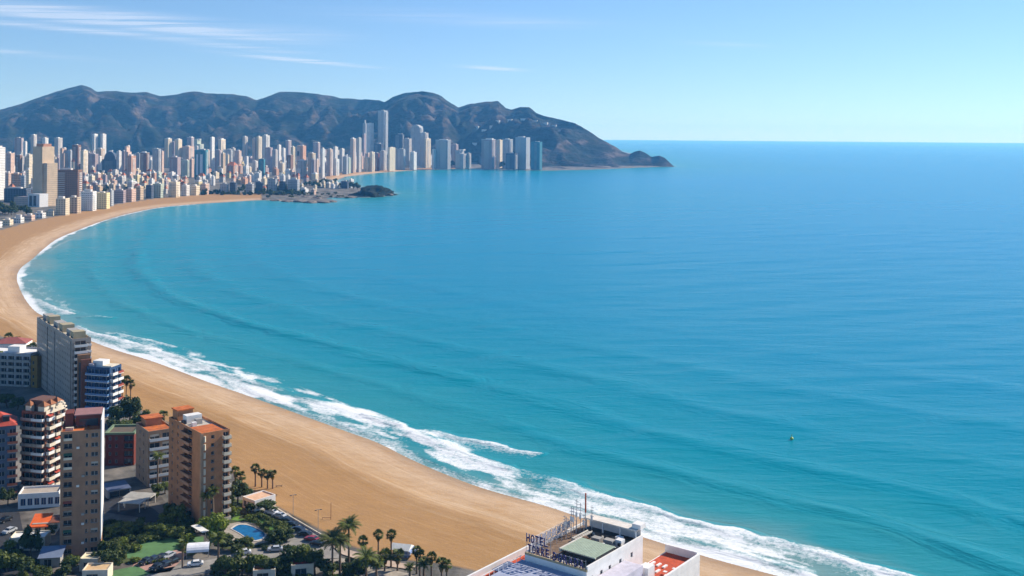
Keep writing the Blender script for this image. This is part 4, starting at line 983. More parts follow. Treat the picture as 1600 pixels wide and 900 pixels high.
# ------------------------------------------------------------------ sheets on the ground
def sheet(name, px, z, m, raise_=0.0):
    pts = [G(x, y, z) for x, y in px]; b = MB()
    if raise_: b.prism([(p.x, p.y) for p in pts][::-1] if sum((pts[i].x - pts[i - 1].x) * (pts[i].y + pts[i - 1].y) for i in range(len(pts))) > 0 else [(p.x, p.y) for p in pts], z - .1, z + raise_)
    else: b.quad(*[(p.x, p.y, z) for p in pts])
    me = b.mesh(name, [m]); o = setting(name, me, None)
    bm = bmesh.new(); bm.from_mesh(me); bmesh.ops.triangulate(bm, faces=bm.faces[:])
    for f in bm.faces:
        if f.normal.z < -.5 and not raise_: f.normal_flip()
    bm.to_mesh(me); bm.free()
    return o
M_asph = mat('asphalt', (.035, .035, .04), .9, var=.25, scale=.3); M_pave = mat('pale paving', (.36, .31, .25), .9, var=.2, scale=.5); M_paleroad = mat('worn road', (.27, .25, .22), .9, var=.18, scale=.35)  # asphalt darkened to put the building shadows into its colour
M_lawn = mat('lawn', (.075, .17, .03), .95, var=.35, scale=.5); M_lawn2 = mat('bright lawn', (.13, .24, .03), .95, var=.3, scale=.6); M_court = mat('sports court green', (.09, .19, .07), .85, var=.15)
sheet('paved_yard', [(-40, 770), (92, 768), (165, 778), (235, 752), (262, 790), (300, 835), (210, 905), (-40, 925)], 2.44, mat('yard paving', (.15, .13, .11), .9, var=.45, scale=.15))  # paving tone lowered to stand for the large shadows across the yard
sheet('street', [(163, 778), (205, 776), (240, 795), (292, 838), (265, 842), (215, 808), (163, 800)], 2.47, M_asph)
sheet('street', [(-30, 800), (30, 800), (40, 850), (62, 905), (20, 915), (-30, 905)], 2.475, M_asph)
sheet('garden', [(165, 815), (262, 822), (330, 850), (300, 868), (215, 880), (160, 880)], 2.48, mat('garden soil and grass', (.07, .085, .025), .95, var=.5, scale=.3))
sheet('lawn', [(196, 852), (250, 842), (318, 838), (318, 846), (268, 861), (217, 874), (199, 872)], 2.52, M_court)
sheet('lawn', [(168, 893), (214, 884), (236, 896), (190, 912), (160, 906)], 2.52, M_court)
sheet('garden', [(330, 776), (385, 782), (470, 832), (470, 846), (420, 858), (345, 858), (322, 838)], 2.48, mat('garden soil and grass', (.07, .085, .025)))
sheet('lawn', [(346, 792), (362, 788), (376, 804), (372, 812), (348, 812)], 2.52, M_lawn2)
sheet('lawn', [(362, 812), (405, 808), (445, 824), (448, 836), (425, 838), (392, 818)], 2.51, M_lawn)
sheet('pool_terrace', [(350, 830), (358, 818), (382, 814), (412, 822), (428, 834), (420, 846), (398, 852), (362, 846)], 2.55, M_pave)
sheet('court', [(204, 889), (218, 868), (276, 859), (292, 866), (266, 893), (214, 900)], 2.50, M_rose)
sheet('road', [(436, 803), (449, 801), (512, 847), (534, 872), (502, 873), (472, 861), (424, 874), (388, 886), (338, 893), (250, 908), (222, 908), (226, 894), (335, 873), (392, 858), (438, 847), (456, 838), (448, 822)], 2.50, M_paleroad)
sheet('promenade', [(398, 779), (410, 777), (440, 797), (520, 845), (545, 859), (600, 874), (650, 884), (645, 890), (585, 882), (535, 866), (515, 850), (449, 801), (436, 803)], 2.54, mat('promenade tiles', (.50, .38, .29), .85, var=.15, scale=.4))
sheet('promenade', [(500, 876), (535, 872), (590, 886), (640, 896), (660, 910), (560, 915), (520, 905)], 2.53, M_pave)
def pool():
    pts = [(362, 827), (372, 821), (386, 821), (400, 826), (413, 833), (411, 841), (398, 845), (386, 841), (375, 834)]
    w = [G(x, y, 2.5) for x, y in pts]; P = smooth_line([(p.x, p.y) for p in w] + [(w[0].x, w[0].y)], 4)[:-1]
    c = P.mean(0); ang = np.argsort(np.arctan2(P[:, 1] - c[1], P[:, 0] - c[0])); P = P[ang]
    o = thing('swimming_pool', 'curved blue swimming pool with pale rim beside the slab tower garden', 'pool', (c[0], c[1], 2.55)); Q = P - c
    b = MB(); n = len(Q)
    for k in range(n):
        a, d = Q[k], Q[(k + 1) % n]; s = 1.10
        b.quad((a[0] * s, a[1] * s, .12), (d[0] * s, d[1] * s, .12), (d[0], d[1], .12), (a[0], a[1], .12)); b.quad((a[0] * s, a[1] * s, 0), (d[0] * s, d[1] * s, 0), (d[0] * s, d[1] * s, .12), (a[0] * s, a[1] * s, .12)); b.quad((d[0], d[1], .02), (a[0], a[1], .02), (a[0], a[1], .12), (d[0], d[1], .12))
    b.build('rim', mat('pool coping', (.62, .55, .48), .8), o)
    b = MB(); b.quad(*[(q[0] * .995, q[1] * .995, .05) for q in Q]); b.build('water', mat('pool water', (.006, .12, .27), .12, var=.25, scale=.5, spec=.5), o)
pool()
def parking_canopy():
    A = G(186, 795, GZ); o = thing('pergola', 'white slatted pergola roofs over the car court behind the brown tower', 'pergola', (A.x, A.y, 2.45), R(-8))
    m = mat('pergola white', (.60, .57, .50), .8)
    for i, (x0, x1, y0, y1) in enumerate(((0, 8.6, 2.2, 7.4), (1.0, 8.2, -2.6, 1.4))):
        for k in range(9):
            y = y0 + (y1 - y0) * k / 8; b = MB(); b.box(x0, x1, y - .16, y + .16, 2.7, 2.86); b.build('slat', m, o)
        for x in (x0 + .1, x1 - .3):
            b = MB(); b.box(x, x + .22, y0, y1, 2.45, 2.68); b.build('beam', m, o)
            for y in (y0 + .1, y1 - .3): b = MB(); b.box(x, x + .2, y, y + .2, 0, 2.44); b.build('post', m, o)
    A = G(172, 772, GZ); t = Block('carport', 'dark blue sheet-roofed carport between the brown tower and the tan block', 'carport', G(168, 780, GZ), G(205, 774, GZ), 9, 2.6, M_conc); t.win('F', .6, 7, .05, 2.2, .6); t.finish(mat('navy sheet', (.10, .12, .19), .45), 0)
    A = G(291, 873, GZ); o = thing('event_tent', 'white arched event tent beside the parking court', 'tent', (A.x, A.y, 2.5), R(12))
    b = MB(); n = 8; m = mat('tent canvas', (.78, .78, .80), .7)
    for k in range(n):
        a0, a1 = math.pi * k / n, math.pi * (k + 1) / n
        b.quad((0, 2.6 - 2.6 * math.cos(a0), 1.4 + 1.6 * math.sin(a0)), (6, 2.6 - 2.6 * math.cos(a0), 1.4 + 1.6 * math.sin(a0)), (6, 2.6 - 2.6 * math.cos(a1), 1.4 + 1.6 * math.sin(a1)), (0, 2.6 - 2.6 * math.cos(a1), 1.4 + 1.6 * math.sin(a1)))
    b.build('canopy', m, o, True)
    for x, y in ((0.1, .05), (5.9, .05), (.1, 5.1), (5.9, 5.1)): b = MB(); b.box(x - .08, x + .08, y - .08, y + .08, 0, 1.45); b.build('pole', M_conc, o)
    A = G(298, 836, GZ); o = thing('covered_walk', 'white sloping canopy over the walk at the corner of the slab tower', 'canopy', (A.x, A.y, 2.5), R(-48))
    for k in range(6):
        b = MB(); b.box(k * 1.25, k * 1.25 + 1.15, 0, 2.2, 2.5, 2.62); b.build('roof_panel', M_white, o)
    for x in (.1, 7.2): b = MB(); b.box(x, x + .15, 1, 1.15, 0, 2.48); b.build('post', M_conc, o)
    # beach bar with white and blue awnings
    A = G(612, 869, GZ); o = thing('beach_kiosk', 'beach kiosk with white and blue striped canvas behind two thin palms', 'kiosk', (A.x, A.y, ground_z(A.x, A.y) - .05), R(-14))
    b = MB(); b.box(.2, 4.6, .2, 3.2, 0, 2.3); b.build('counter_walls', mat('kiosk blue', (.20, .27, .42), .7), o)
    b = MB(); b.quad((-.4, -.6, 2.2), (5.2, -.6, 2.2), (5.2, 1.7, 3.3), (-.4, 1.7, 3.3)); b.quad((5.2, 4, 2.2), (-.4, 4, 2.2), (-.4, 1.7, 3.3), (5.2, 1.7, 3.3)); b.quad((5.2, -.6, 2.2), (5.2, 4, 2.2), (5.2, 1.7, 3.3)); b.quad((-.4, 4, 2.2), (-.4, -.6, 2.2), (-.4, 1.7, 3.3)); b.build('canvas_roof', mat('canvas white', (.78, .77, .70), .8), o)
    b = MB(); b.quad((5.21, -.6, 2.15), (6.6, -.4, 1.5), (6.6, 3.6, 1.5), (5.21, 4, 2.15)); b.build('side_awning', mat('canvas blue', (.22, .30, .52), .7), o)
    for y in (.2, 3.0): b = MB(); b.box(.25, 4.5, y - .35, y - .3, .9, 1.05); b.build('counter', M_white, o)
parking_canopy()

# ------------------------------------------------------------------ plants
def leaf_mat(name, c, c2):
    m = bpy.data.materials.new(name); m.use_nodes = True; nt = m.node_tree; N = nt.nodes; L = nt.links; b = N['Principled BSDF']
    tc = N.new('ShaderNodeTexCoord'); nz = N.new('ShaderNodeTexNoise'); nz.inputs['Scale'].default_value = 1.1; nz.inputs['Detail'].default_value = 3; L.new(tc.outputs['Object'], nz.inputs['Vector'])
    oi = N.new('ShaderNodeObjectInfo'); cr = N.new('ShaderNodeValToRGB'); L.new(nz.outputs[0], cr.inputs[0])
    cr.color_ramp.elements[0].position = .35; cr.color_ramp.elements[1].position = .65; cr.color_ramp.elements[0].color = (*c, 1); cr.color_ramp.elements[1].color = (*c2, 1)
    hs = N.new('ShaderNodeHueSaturation'); L.new(cr.outputs[0], hs.inputs['Color'])
    ma = N.new('ShaderNodeMath'); ma.operation = 'MULTIPLY_ADD'; L.new(oi.outputs['Random'], ma.inputs[0]); ma.inputs[1].default_value = .5; ma.inputs[2].default_value = .75; L.new(ma.outputs[0], hs.inputs['Value'])
    L.new(hs.outputs[0], b.inputs['Base Color']); b.inputs['Roughness'].default_value = .6; b.inputs['Specular IOR Level'].default_value = .25
    tr = N.new('ShaderNodeBsdfTranslucent'); L.new(hs.outputs[0], tr.inputs['Color']); mx = N.new('ShaderNodeMixShader'); mx.inputs[0].default_value = .25
    L.new(b.outputs[0], mx.inputs[1]); L.new(tr.outputs[0], mx.inputs[2]); L.new(mx.outputs[0], N['Material Output'].inputs['Surface']); return m
M_leaf = [leaf_mat('leaf dark', (.028, .052, .010), (.078, .105, .018)), leaf_mat('leaf mid', (.055, .085, .012), (.13, .155, .022)), leaf_mat('leaf bright', (.10, .14, .012), (.20, .24, .025))]
M_bark = mat('bark', (.13, .09, .06), .95, var=.3, scale=3); M_ptrunk = mat('palm trunk', (.20, .135, .09), .95, var=.3, scale=4)
M_frond = leaf_mat('palm frond', (.055, .08, .012), (.13, .15, .022)); M_dead = leaf_mat('dead frond', (.16, .10, .03), (.26, .17, .05))
def leafball(b, c, r, n, rng, size=.32, flat=.85):
    for _ in range(n):
        d = Vector((rng.gauss(0, 1), rng.gauss(0, 1), rng.gauss(0, 1))).normalized(); q = r * rng.uniform(.55, 1.08)
        p = Vector(c) + Vector((d.x * q, d.y * q, d.z * q * flat))
        nrm = (d + Vector((rng.uniform(-.7, .7), rng.uniform(-.7, .7), rng.uniform(-.3, .9)))).normalized(); e = nrm.orthogonal().normalized(); g = nrm.cross(e); a = rng.uniform(0, 6.28)
        e, g = e * math.cos(a) + g * math.sin(a), g * math.cos(a) - e * math.sin(a); s = size * rng.uniform(.6, 1.3)
        b.quad(p - e * s - g * s * .5, p + e * s * .2 - g * s * .75, p + e * s * 1.1, p + g * s * .7)
def tree_protos():
    out = []
    for v in range(4):
        rng = random.Random(40 + v); tr = MB(); cr = MB(); h = 1.5
        tr.tube([(0, 0, -.2), (.08, .05, h * .5), (.0, .1, h)], [.26, .2, .16], 7)
        for k in range(11):
            a = 2.4 * k + rng.uniform(-.3, .3); rr = rng.uniform(.5, 2.0) if k else 0; z = h + rng.uniform(.3, 2.4); c = (rr * math.cos(a), rr * math.sin(a), z)
            tr.tube([(0, .1, h - .2), (c[0] * .5, c[1] * .5, (h + z) / 2), c], [.12, .08, .03], 5)
            leafball(cr, c, rng.uniform(.75, 1.25), 150, rng, .27)
        out.append((tr.mesh('trunk', [M_bark], True), cr))
    return out
PROTO = tree_protos(); TREE_ME = {}
def tree(px, py, rpx, kind, label, hscale=1.0, z=None, grp='broadleaf trees of the near gardens'):
    """crown centre column, foot row and crown half width in pixels"""
    p = G(px, py, GZ); zg = ground_z(p.x, p.y) + .05 if z is None else z; Y = p.y; s = rpx * (1.45 if py > 560 else 1.2) / FPX * Y / 2.9
    v = random.randrange(4); k = (v, kind)
    if k not in TREE_ME: TREE_ME[k] = PROTO[v][1].mesh('crown', [M_leaf[kind]])
    o = thing('broadleaf_tree', label, 'tree', (p.x, p.y, zg), random.uniform(0, 6.28), grp); o.scale = (s, s, s * hscale)
    link('trunk', PROTO[v][0], o); link('crown', TREE_ME[k], o); return o
def frond(b, M, L, droop, w, n=11, mi=0, rng=random):
    pts = []
    for k in range(n + 1):
        t = k / n; pts.append(Vector((L * t * (1 - .18 * t * droop), 0, L * (.42 * t - .62 * droop * t * t))))
    for k in range(n):
        a, c = pts[k], pts[k + 1]; t = (k + .5) / n; ww = w * math.sin(math.pi * min(t * .92 + .1, 1)) ** .6
        m = (a + c) / 2
        for sgn in (-1, 1):
            tip = m + Vector((ww * .45, sgn * ww, -ww * .35)); b.quad(*[M @ q for q in ((a, c, tip) if sgn > 0 else (c, a, tip))], mi=mi)
        b.quad(*[M @ q for q in (a + Vector((0, -.05, 0)), c + Vector((0, -.04, 0)), c + Vector((0, .04, 0)), a + Vector((0, .05, 0)))], mi=mi)
def palm_protos():
    P = {}
    for v in range(2):
        rng = random.Random(70 + v); b = MB()
        for k in range(46):
            el = rng.uniform(-.25, 1.25); a = k * 2.399 + rng.uniform(-.2, .2)
            frond(b, Matrix.Rotation(a, 4, 'Z') @ Matrix.Rotation(-el * .75, 4, 'Y'), rng.uniform(2.5, 3.4), rng.uniform(.7, 1.25), .62, 12)
        P['feather', v] = b.mesh('crown', [M_frond])
        b = MB()
        for k in range(34):
            el = rng.uniform(-.5, 1.35); a = k * 2.399; M = Matrix.Rotation(a, 4, 'Z') @ Matrix.Rotation(-el, 4, 'Y'); L = rng.uniform(.7, 1.0)
            b.quad(M @ Vector((0, -.03, 0)), M @ Vector((L, -.03, 0)), M @ Vector((L, .03, 0)), M @ Vector((0, .03, 0)))
            for j in range(9):
                f = -1.1 + 2.2 * j / 8; c0 = Vector((L, 0, 0)); tip = c0 + Vector((math.cos(f) * .95, math.sin(f) * .95, -.22 * abs(f) - rng.uniform(0, .25))); e = Vector((-math.sin(f), math.cos(f), 0)) * .13
                m = c0 + (tip - c0) * .55; b.quad(*[M @ q for q in (c0, m - e, tip, m + e)])
        P['fan', v] = b.mesh('crown', [M_frond])
        b = MB()
        for k in range(36):
            a = k * 2.399; r = rng.uniform(.2, .62); z = -rng.uniform(.1, 1.0)
            M = Matrix.Rotation(a, 4, 'Z'); b.quad(*[M @ Vector(q) for q in ((.15, -.1, z + .1), (r, -.25, z - .25), (r * .8, 0, z - 1.1), (r, .25, z - .25))])
        P['skirt', v] = b.mesh('dead_fronds', [M_dead])
    return P
PALM = palm_protos(); TRUNKS = {}
def palm(px, ytop, ybase, kind, label, cs=1.0, grp='palms along the beach road'):
    p = G(px, ybase, GZ); zg = ground_z(p.x, p.y); h = max((ybase - ytop) / FPX * p.y, 2.5); v = random.randrange(2)
    o = thing('palm_tree', label, 'palm', (p.x, p.y, zg), random.uniform(0, 6.28), grp)
    b = MB(); n = 7; lean = random.uniform(-.03, .03) * h; r = .26 if kind == 'feather' else .2
    b.tube([(lean * (k / n) ** 2, 0, -.2 + (h + .2) * k / n) for k in range(n + 1)], [r * (1.35 - .45 * k / n) * (1 + .05 * (k % 2)) for k in range(n + 1)], 8); b.build('trunk', M_ptrunk, o, True)
    link('crown', PALM[kind, v], o, (lean, 0, h - .1), 0, cs)
    if kind == 'fan': link('dead_fronds', PALM['skirt', v], o, (lean, 0, h - .05), 0, cs)
    return o
for a in ((545, 822, 894, 'feather', 'tall feather palm with clear bare trunk, tallest beside the sand', 1.4), (519, 843, 905, 'feather', 'bushy feather palm just left of the tallest palm', 1.75), (531, 846, 900, 'feather', 'feather palm with full crown overlapping the bushy palm', 1.35),
          (567, 845, 876, 'fan', 'slim fan palm with brown skirt just right of the tallest palm', 1.0), (591, 835, 872, 'fan', 'slim fan palm on bare sand, left of the pair before the kiosk', .95), (611, 835, 886, 'fan', 'slim fan palm standing directly before the beach kiosk', .95),
          (601, 868, 893, 'fan', 'short broad fan palm below the beach kiosk, left one', 1.25), (621, 867, 891, 'fan', 'short broad fan palm below the beach kiosk, right one', 1.25), (651, 860, 896, 'fan', 'fan palm with yellowish crown right of the kiosk, first of the row', .95), (656, 868, 900, 'fan', 'fan palm hugging the first palm right of the kiosk', 1.05),
          (674, 870, 905, 'fan', 'fan palm with thick brown trunk second in the row right of the kiosk', .95), (690, 880, 908, 'fan', 'low yellow fan palm near the white hotel parapet', 1.1), (698, 882, 910, 'fan', 'rightmost low fan palm before the white hotel parapet', .95), (662, 882, 906, 'feather', 'dark bushy palm at the bottom edge right of the kiosk', .9), (640, 886, 910, 'feather', 'dark low palm at the bottom edge below the kiosk', .7),
          (572, 872, 905, 'feather', 'dark bushy palm at the bottom edge under the tallest palm', 1.5), (588, 880, 908, 'feather', 'low dark palm at the bottom edge left of the kiosk palms', .9),
          (399, 731, 760, 'fan', 'tallest fan palm of the four standing on the sand', 1.05), (409, 738, 761, 'fan', 'second fan palm of the four on the sand, from the left', .95), (418, 741, 763, 'fan', 'third fan palm of the four on the sand, from the left', .95), (426, 740, 763, 'fan', 'rightmost fan palm of the four on the sand', 1.0),
          (367, 736, 766, 'fan', 'fan palm close right of the slab tower, left of two', 1.1), (376, 744, 770, 'fan', 'fan palm close right of the slab tower, right of two', 1.15),
          (191, 596, 620, 'fan', 'left palm of the trio beside the blue block', 1.2), (197, 593, 622, 'fan', 'middle palm of the trio beside the blue block', 1.35), (204, 599, 622, 'fan', 'right palm of the trio beside the blue block', 1.3), (255, 648, 672, 'fan', 'palm peeping up left of the slab tower roof', 1.3),
          (246, 713, 768, 'feather', 'tall palm before the pale face of the tan block', .95), (322, 775, 824, 'feather', 'palm before the right face of the slab tower, left of two', .85), (333, 768, 822, 'feather', 'palm before the right face of the slab tower, right of two', .9),
          (341, 842, 890, 'feather', 'tall palm rising from the road by the parking court', 1.0), (285, 850, 888, 'fan', 'dark palm standing between the tent and parking court', 1.0), (372, 858, 890, 'feather', 'slim palm beside the road below the pool', .8),
          (13, 526, 545, 'fan', 'leftmost palm by the low villa', 1.6), (27, 530, 545, 'fan', 'second palm from the left by the low villa', 1.3), (44, 545, 562, 'fan', 'palm between the low villa and grey slab, left of two', 1.4), (52, 541, 560, 'fan', 'palm touching the left edge of the grey slab', 1.5)):
    palm(*a)
TREES = [  # column, foot row, half width, kind, height scale, label
 (183, 664, 15, 0, 1.0, 'dark round tree beside the blue block, left of the clump'), (203, 662, 17, 0, 1.1, 'largest dark tree of the clump below the palm trio'), (219, 668, 12, 1, 1.0, 'right tree of the clump below the palm trio'), (178, 676, 11, 0, .9, 'low dark tree at the foot of the clump by the blue block'), (196, 677, 11, 1, .8, 'olive tree before the clump above the dark red block'),
 (358, 790, 12, 0, 1.2, 'dark tree touching the right edge of the slab tower'), (371, 786, 13, 0, 1.2, 'dark tree under the two palms right of the slab tower'), (384, 786, 10, 0, 1.0, 'dark tree beside the peach-roofed beach house'), (392, 800, 9, 0, .8, 'small dark tree in front of the peach-roofed beach house'), (416, 801, 14, 0, .55, 'flat dark umbrella tree at the top of the beach road'),
 (366, 808, 9, 2, .8, 'bright green shrub tree beside the bright lawn patch'), (342, 812, 10, 1, .9, 'green tree at the right foot of the slab tower'), (318, 832, 11, 2, 1.0, 'yellow-green tree at the near corner of the slab tower'), (338, 846, 14, 2, 1.3, 'tall bright green tree left of the swimming pool'), (347, 858, 11, 1, .9, 'green tree below the swimming pool, left one'), (362, 860, 11, 0, .8, 'dark tree below the swimming pool, middle one'), (385, 858, 10, 1, .8, 'green tree below the swimming pool, right one'),
 (437, 836, 11, 1, .8, 'olive tree inside the bend of the beach road, upper'), (428, 848, 12, 0, .8, 'dark tree inside the bend of the beach road, lower'), (447, 846, 10, 0, .8, 'dark tree at the right tip of the road bend'), (420, 826, 9, 1, .7, 'small olive tree right of the pool beside the hedge'),
 (264, 812, 11, 0, 1.0, 'dark tree at the left foot of the slab tower'), (278, 818, 12, 1, 1.0, 'olive tree before the left face of the slab tower'), (290, 822, 9, 0, .9, 'dark small tree before the zigzag balconies'), (245, 778, 9, 1, 1.0, 'tree at the foot of the pale windowed face'), (258, 772, 8, 2, 1.0, 'yellow-green tree between tan block and slab tower'),
 (172, 842, 13, 1, .8, 'olive tree right of the brown tower, left of the hedge row'), (192, 838, 13, 1, .8, 'olive tree in the hedge row right of the brown tower, second'), (210, 836, 12, 0, .8, 'dark tree in the hedge row right of the brown tower, third'), (236, 836, 11, 1, .7, 'olive tree beside the shaded street, left'), (254, 838, 12, 1, .7, 'olive tree beside the shaded street, middle'), (274, 842, 12, 1, .7, 'olive tree beside the shaded street, right'),
 (168, 872, 13, 0, 1.0, 'dark tree right of the brown tower foot, upper'), (185, 880, 14, 1, 1.0, 'olive tree left of the green court'), (172, 893, 14, 0, 1.0, 'dark tree left of the lower green court'), (155, 885, 11, 0, 1.1, 'dark tree behind the cream kiosk'), (112, 896, 13, 1, .9, 'green tree at the foot of the brown tower, left of the kiosk'), (100, 906, 12, 0, .9, 'dark tree at the bottom edge left of the cream kiosk'),
 (12, 893, 19, 1, 1.0, 'large olive tree in the lower left corner'), (36, 902, 16, 0, 1.0, 'dark tree second from the lower left corner'), (48, 872, 13, 0, 1.6, 'tall near-black cypress-like tree beside the blue-grey shed'), (66, 912, 14, 0, .8, 'dark tree below the blue-grey shed'), (80, 836, 8, 0, .9, 'dark tree right of the orange awning'),
 (352, 905, 15, 0, 1.0, 'dark tree at the bottom edge, first of the row below the road'), (378, 902, 15, 1, 1.1, 'green tree at the bottom edge, second below the road'), (402, 900, 15, 1, 1.1, 'green tree at the bottom edge, third below the road'), (424, 903, 15, 0, 1.0, 'dark tree at the bottom edge, fourth below the road'), (447, 896, 16, 0, 1.1, 'dark tree at the bottom edge, fifth below the road'), (470, 893, 17, 1, 1.1, 'big green tree at the bottom edge, sixth below the road'), (492, 898, 15, 0, 1.1, 'dark tree at the bottom edge, seventh below the road'), (508, 906, 14, 0, .9, 'dark tree at the bottom edge left of the bushy palm'), (552, 902, 13, 0, .9, 'dark tree at the bottom edge beneath the tallest palm'),
 (28, 640, 10, 0, .8, 'dark tree in shade before the grey hotel, right'), (10, 636, 11, 0, .8, 'dark tree in shade before the grey hotel, left'), (45, 648, 8, 0, .8, 'dark tree before the foot of the grey slab'), (12, 790, 10, 0, 1.2, 'dark tree at the foot of the coral-roofed block')]
for px, py, r, k, hs_, lab in TREES: tree(px, py, r, k, lab, hs_)
def hedge(pa, pb, w, h, label):
    a, c = G(*pa, GZ), G(*pb, GZ); d = c - a; L = d.length; b = MB(); rng = random.Random(int(L * 100))
    n = max(int(L / .55), 2)
    for k in range(n): leafball(b, (L * k / n, rng.uniform(-.2, .2), h * .55), h * .55, 34, rng, .2)
    o = thing('hedge', label, 'hedge', (a.x, a.y, 2.48), math.atan2(d.y, d.x), 'clipped hedges'); o.scale = (1, w / h, 1)
    b.build('foliage', M_leaf[1], o); s = MB()
    for k in range(0, n, 2): s.tube([(L * k / n, 0, -.05), (L * k / n, .05, h * .6)], [.05, .03], 5)
    q = s.build('stems', M_bark, o); q['kind'] = 'stuff'
hedge((392, 812), (432, 846), 1.6, 1.3, 'dark hedge between the pool garden and the beach road'); hedge((405, 806), (446, 830), 1.4, 1.2, 'second hedge along the beach road, nearer the sand')
hedge((170, 830), (222, 826), 2.2, 1.6, 'long hedge along the shaded street right of the brown tower'); hedge((228, 832), (290, 838), 2.0, 1.5, 'hedge running towards the white canopy'); hedge((296, 858), (330, 856), 1.2, 1.0, 'short hedge behind the white tent'); hedge((222, 884), (264, 876), .9, .8, 'low hedge inside the parking court')

# ------------------------------------------------------------------ cars
def car_proto():
    b = MB(); L, Wd = 4.3, 1.75
    prof = [(-2.15, .35), (-2.12, .78), (-1.95, .92), (-1.15, .98), (-.55, 1.40), (.95, 1.44), (1.65, 1.02), (2.05, .95), (2.15, .7), (2.13, .35)]
    n = len(prof); hw = Wd / 2
    def ww(z): return hw * (1 - max(z - .9, 0) * .32)
    i = 0; b.v = [(x, -ww(z), z) for x, z in prof] + [(x, ww(z), z) for x, z in prof]
    b.f = [tuple(range(n)), tuple(range(2 * n - 1, n - 1, -1))] + [(k + 1, k, n + k, n + k + 1) for k in range(n - 1)] + [(0, n - 1, 2 * n - 1, n)]; b.m = [0] * len(b.f)
    body = b
    g = MB(); e = .012
    for s in (-1, 1):
        q = [(-1.0, 1.0), (-.5, 1.36), (.9, 1.39), (1.45, 1.03)]; p = [(x, s * (ww(z) + e), z) for x, z in q]; g.quad(*(p[::-1] if s > 0 else p))
    def slab(x0, z0, x1, z1, dx): g.quad((x0 + dx, -ww(z0) * .9, z0 + e), (x0 + dx, ww(z0) * .9, z0 + e), (x1 + dx, ww(z1) * .9, z1 + e), (x1 + dx, -ww(z1) * .9, z1 + e))
    slab(-1.12, 1.0, -.6, 1.37, -.03); slab(1.6, 1.05, 1.0, 1.41, .03)
    wl = MB(); pts = 12
    for k in range(pts):
        a0, a1 = 2 * math.pi * k / pts, 2 * math.pi * (k + 1) / pts
        for r0, r1, mi in ((.2, .32, 0), (0.0, .2, 1)):
            wl.quad((r0 * math.cos(a0), -.1, r0 * math.sin(a0)), (r1 * math.cos(a0), -.1, r1 * math.sin(a0)), (r1 * math.cos(a1), -.1, r1 * math.sin(a1)), (r0 * math.cos(a1), -.1, r0 * math.sin(a1)), mi=mi)
            wl.quad((r1 * math.cos(a0), .1, r1 * math.sin(a0)), (r0 * math.cos(a0), .1, r0 * math.sin(a0)), (r0 * math.cos(a1), .1, r0 * math.sin(a1)), (r1 * math.cos(a1), .1, r1 * math.sin(a1)), mi=mi)
        wl.quad((.32 * math.cos(a0), -.1, .32 * math.sin(a0)), (.32 * math.cos(a0), .1, .32 * math.sin(a0)), (.32 * math.cos(a1), .1, .32 * math.sin(a1)), (.32 * math.cos(a1), -.1, .32 * math.sin(a1)))
    h = MB(); h.box(-2.17, -2.1, -.16, .16, .62, .78)
    return body, g.mesh('window_glass', [wmats()[0]]), wl.mesh('wheel', [mat('tyre', (.02, .02, .02), .9), mat('wheel rim', (.45, .45, .46), .35, metal=.8)]), h.mesh('headlight', [mat('headlight glass', (.75, .75, .72), .15)]), 
CAR = car_proto(); CARM = {}
def car(p, rz, colname, col, label, grp):
    if colname not in CARM: CARM[colname] = CAR[0].mesh('body', [mat('car paint ' + colname, col, .28, var=.04, spec=.5)])
    o = thing('parked_car', label, 'car', (p.x, p.y, 2.53), rz, grp)
    link('body', CARM[colname], o); link('windows', CAR[1], o)
    for x in (-1.35, 1.35):
        for y in (-.82, .82): link('wheel', CAR[2], o, (x, y, .32))
    for y in (-.55, .55): link('headlight', CAR[3], o, (0, y, 0))
BLK, NAVY, RED, SIL, WHI = ('black', (.012, .012, .014)), ('navy', (.02, .03, .055)), ('red', (.30, .02, .03)), ('silver', (.45, .47, .5)), ('white', (.72, .72, .72))
for i, (x, y, c, lab) in enumerate(((446, 815, BLK, 'black car nearest the umbrella tree in the beach row'), (455, 822, BLK, 'black car second in the parked beach row from the top'), (465, 830, NAVY, 'navy car third in the parked beach row from the top'), (476, 837, BLK, 'black car in the middle of the parked beach row'), (487, 845, RED, 'red car in the parked beach row'), (496, 852, BLK, 'black car at the bottom end of the parked beach row'),
      (436, 808, SIL, 'silver car at the top end of the beach row'), (424, 803, WHI, 'white car under the umbrella tree beside the beach'))): car(G(x, y, 2.5), R(-22), *c, lab, 'cars parked along the beach road')
for x, y, c, lab, rz in ((430, 861, SIL, 'silver car alone on the pale road below the pool', 8), (228, 880, BLK, 'black car in the parking court, leftmost of upper row', 62), (240, 877, NAVY, 'navy car in the parking court, second of upper row', 62), (252, 874, BLK, 'black car in the parking court, third of upper row', 62), (263, 871, SIL, 'silver car in the parking court, fourth of upper row', 62),
      (245, 889, BLK, 'black car in the parking court, left of lower row', 62), (258, 885, NAVY, 'navy car in the parking court, middle of lower row', 62), (270, 880, BLK, 'black car in the parking court, right of lower row', 62), (305, 884, WHI, 'white car on the road right below the tent', 15), (15, 832, SIL, 'silver car on the shaded lane at the left edge, upper', 70), (20, 850, WHI, 'white car on the shaded lane at the left edge, lower', 70), (8, 815, BLK, 'black car on the shaded lane at the left edge, top', 70), (348, 882, BLK, 'black car on the pale road beside the tall palm', 12), (380, 866, WHI, 'white car at the kerb below the pool trees', 14)):
    car(G(x, y, 2.5), R(rz), *c, lab, 'cars in the near streets')

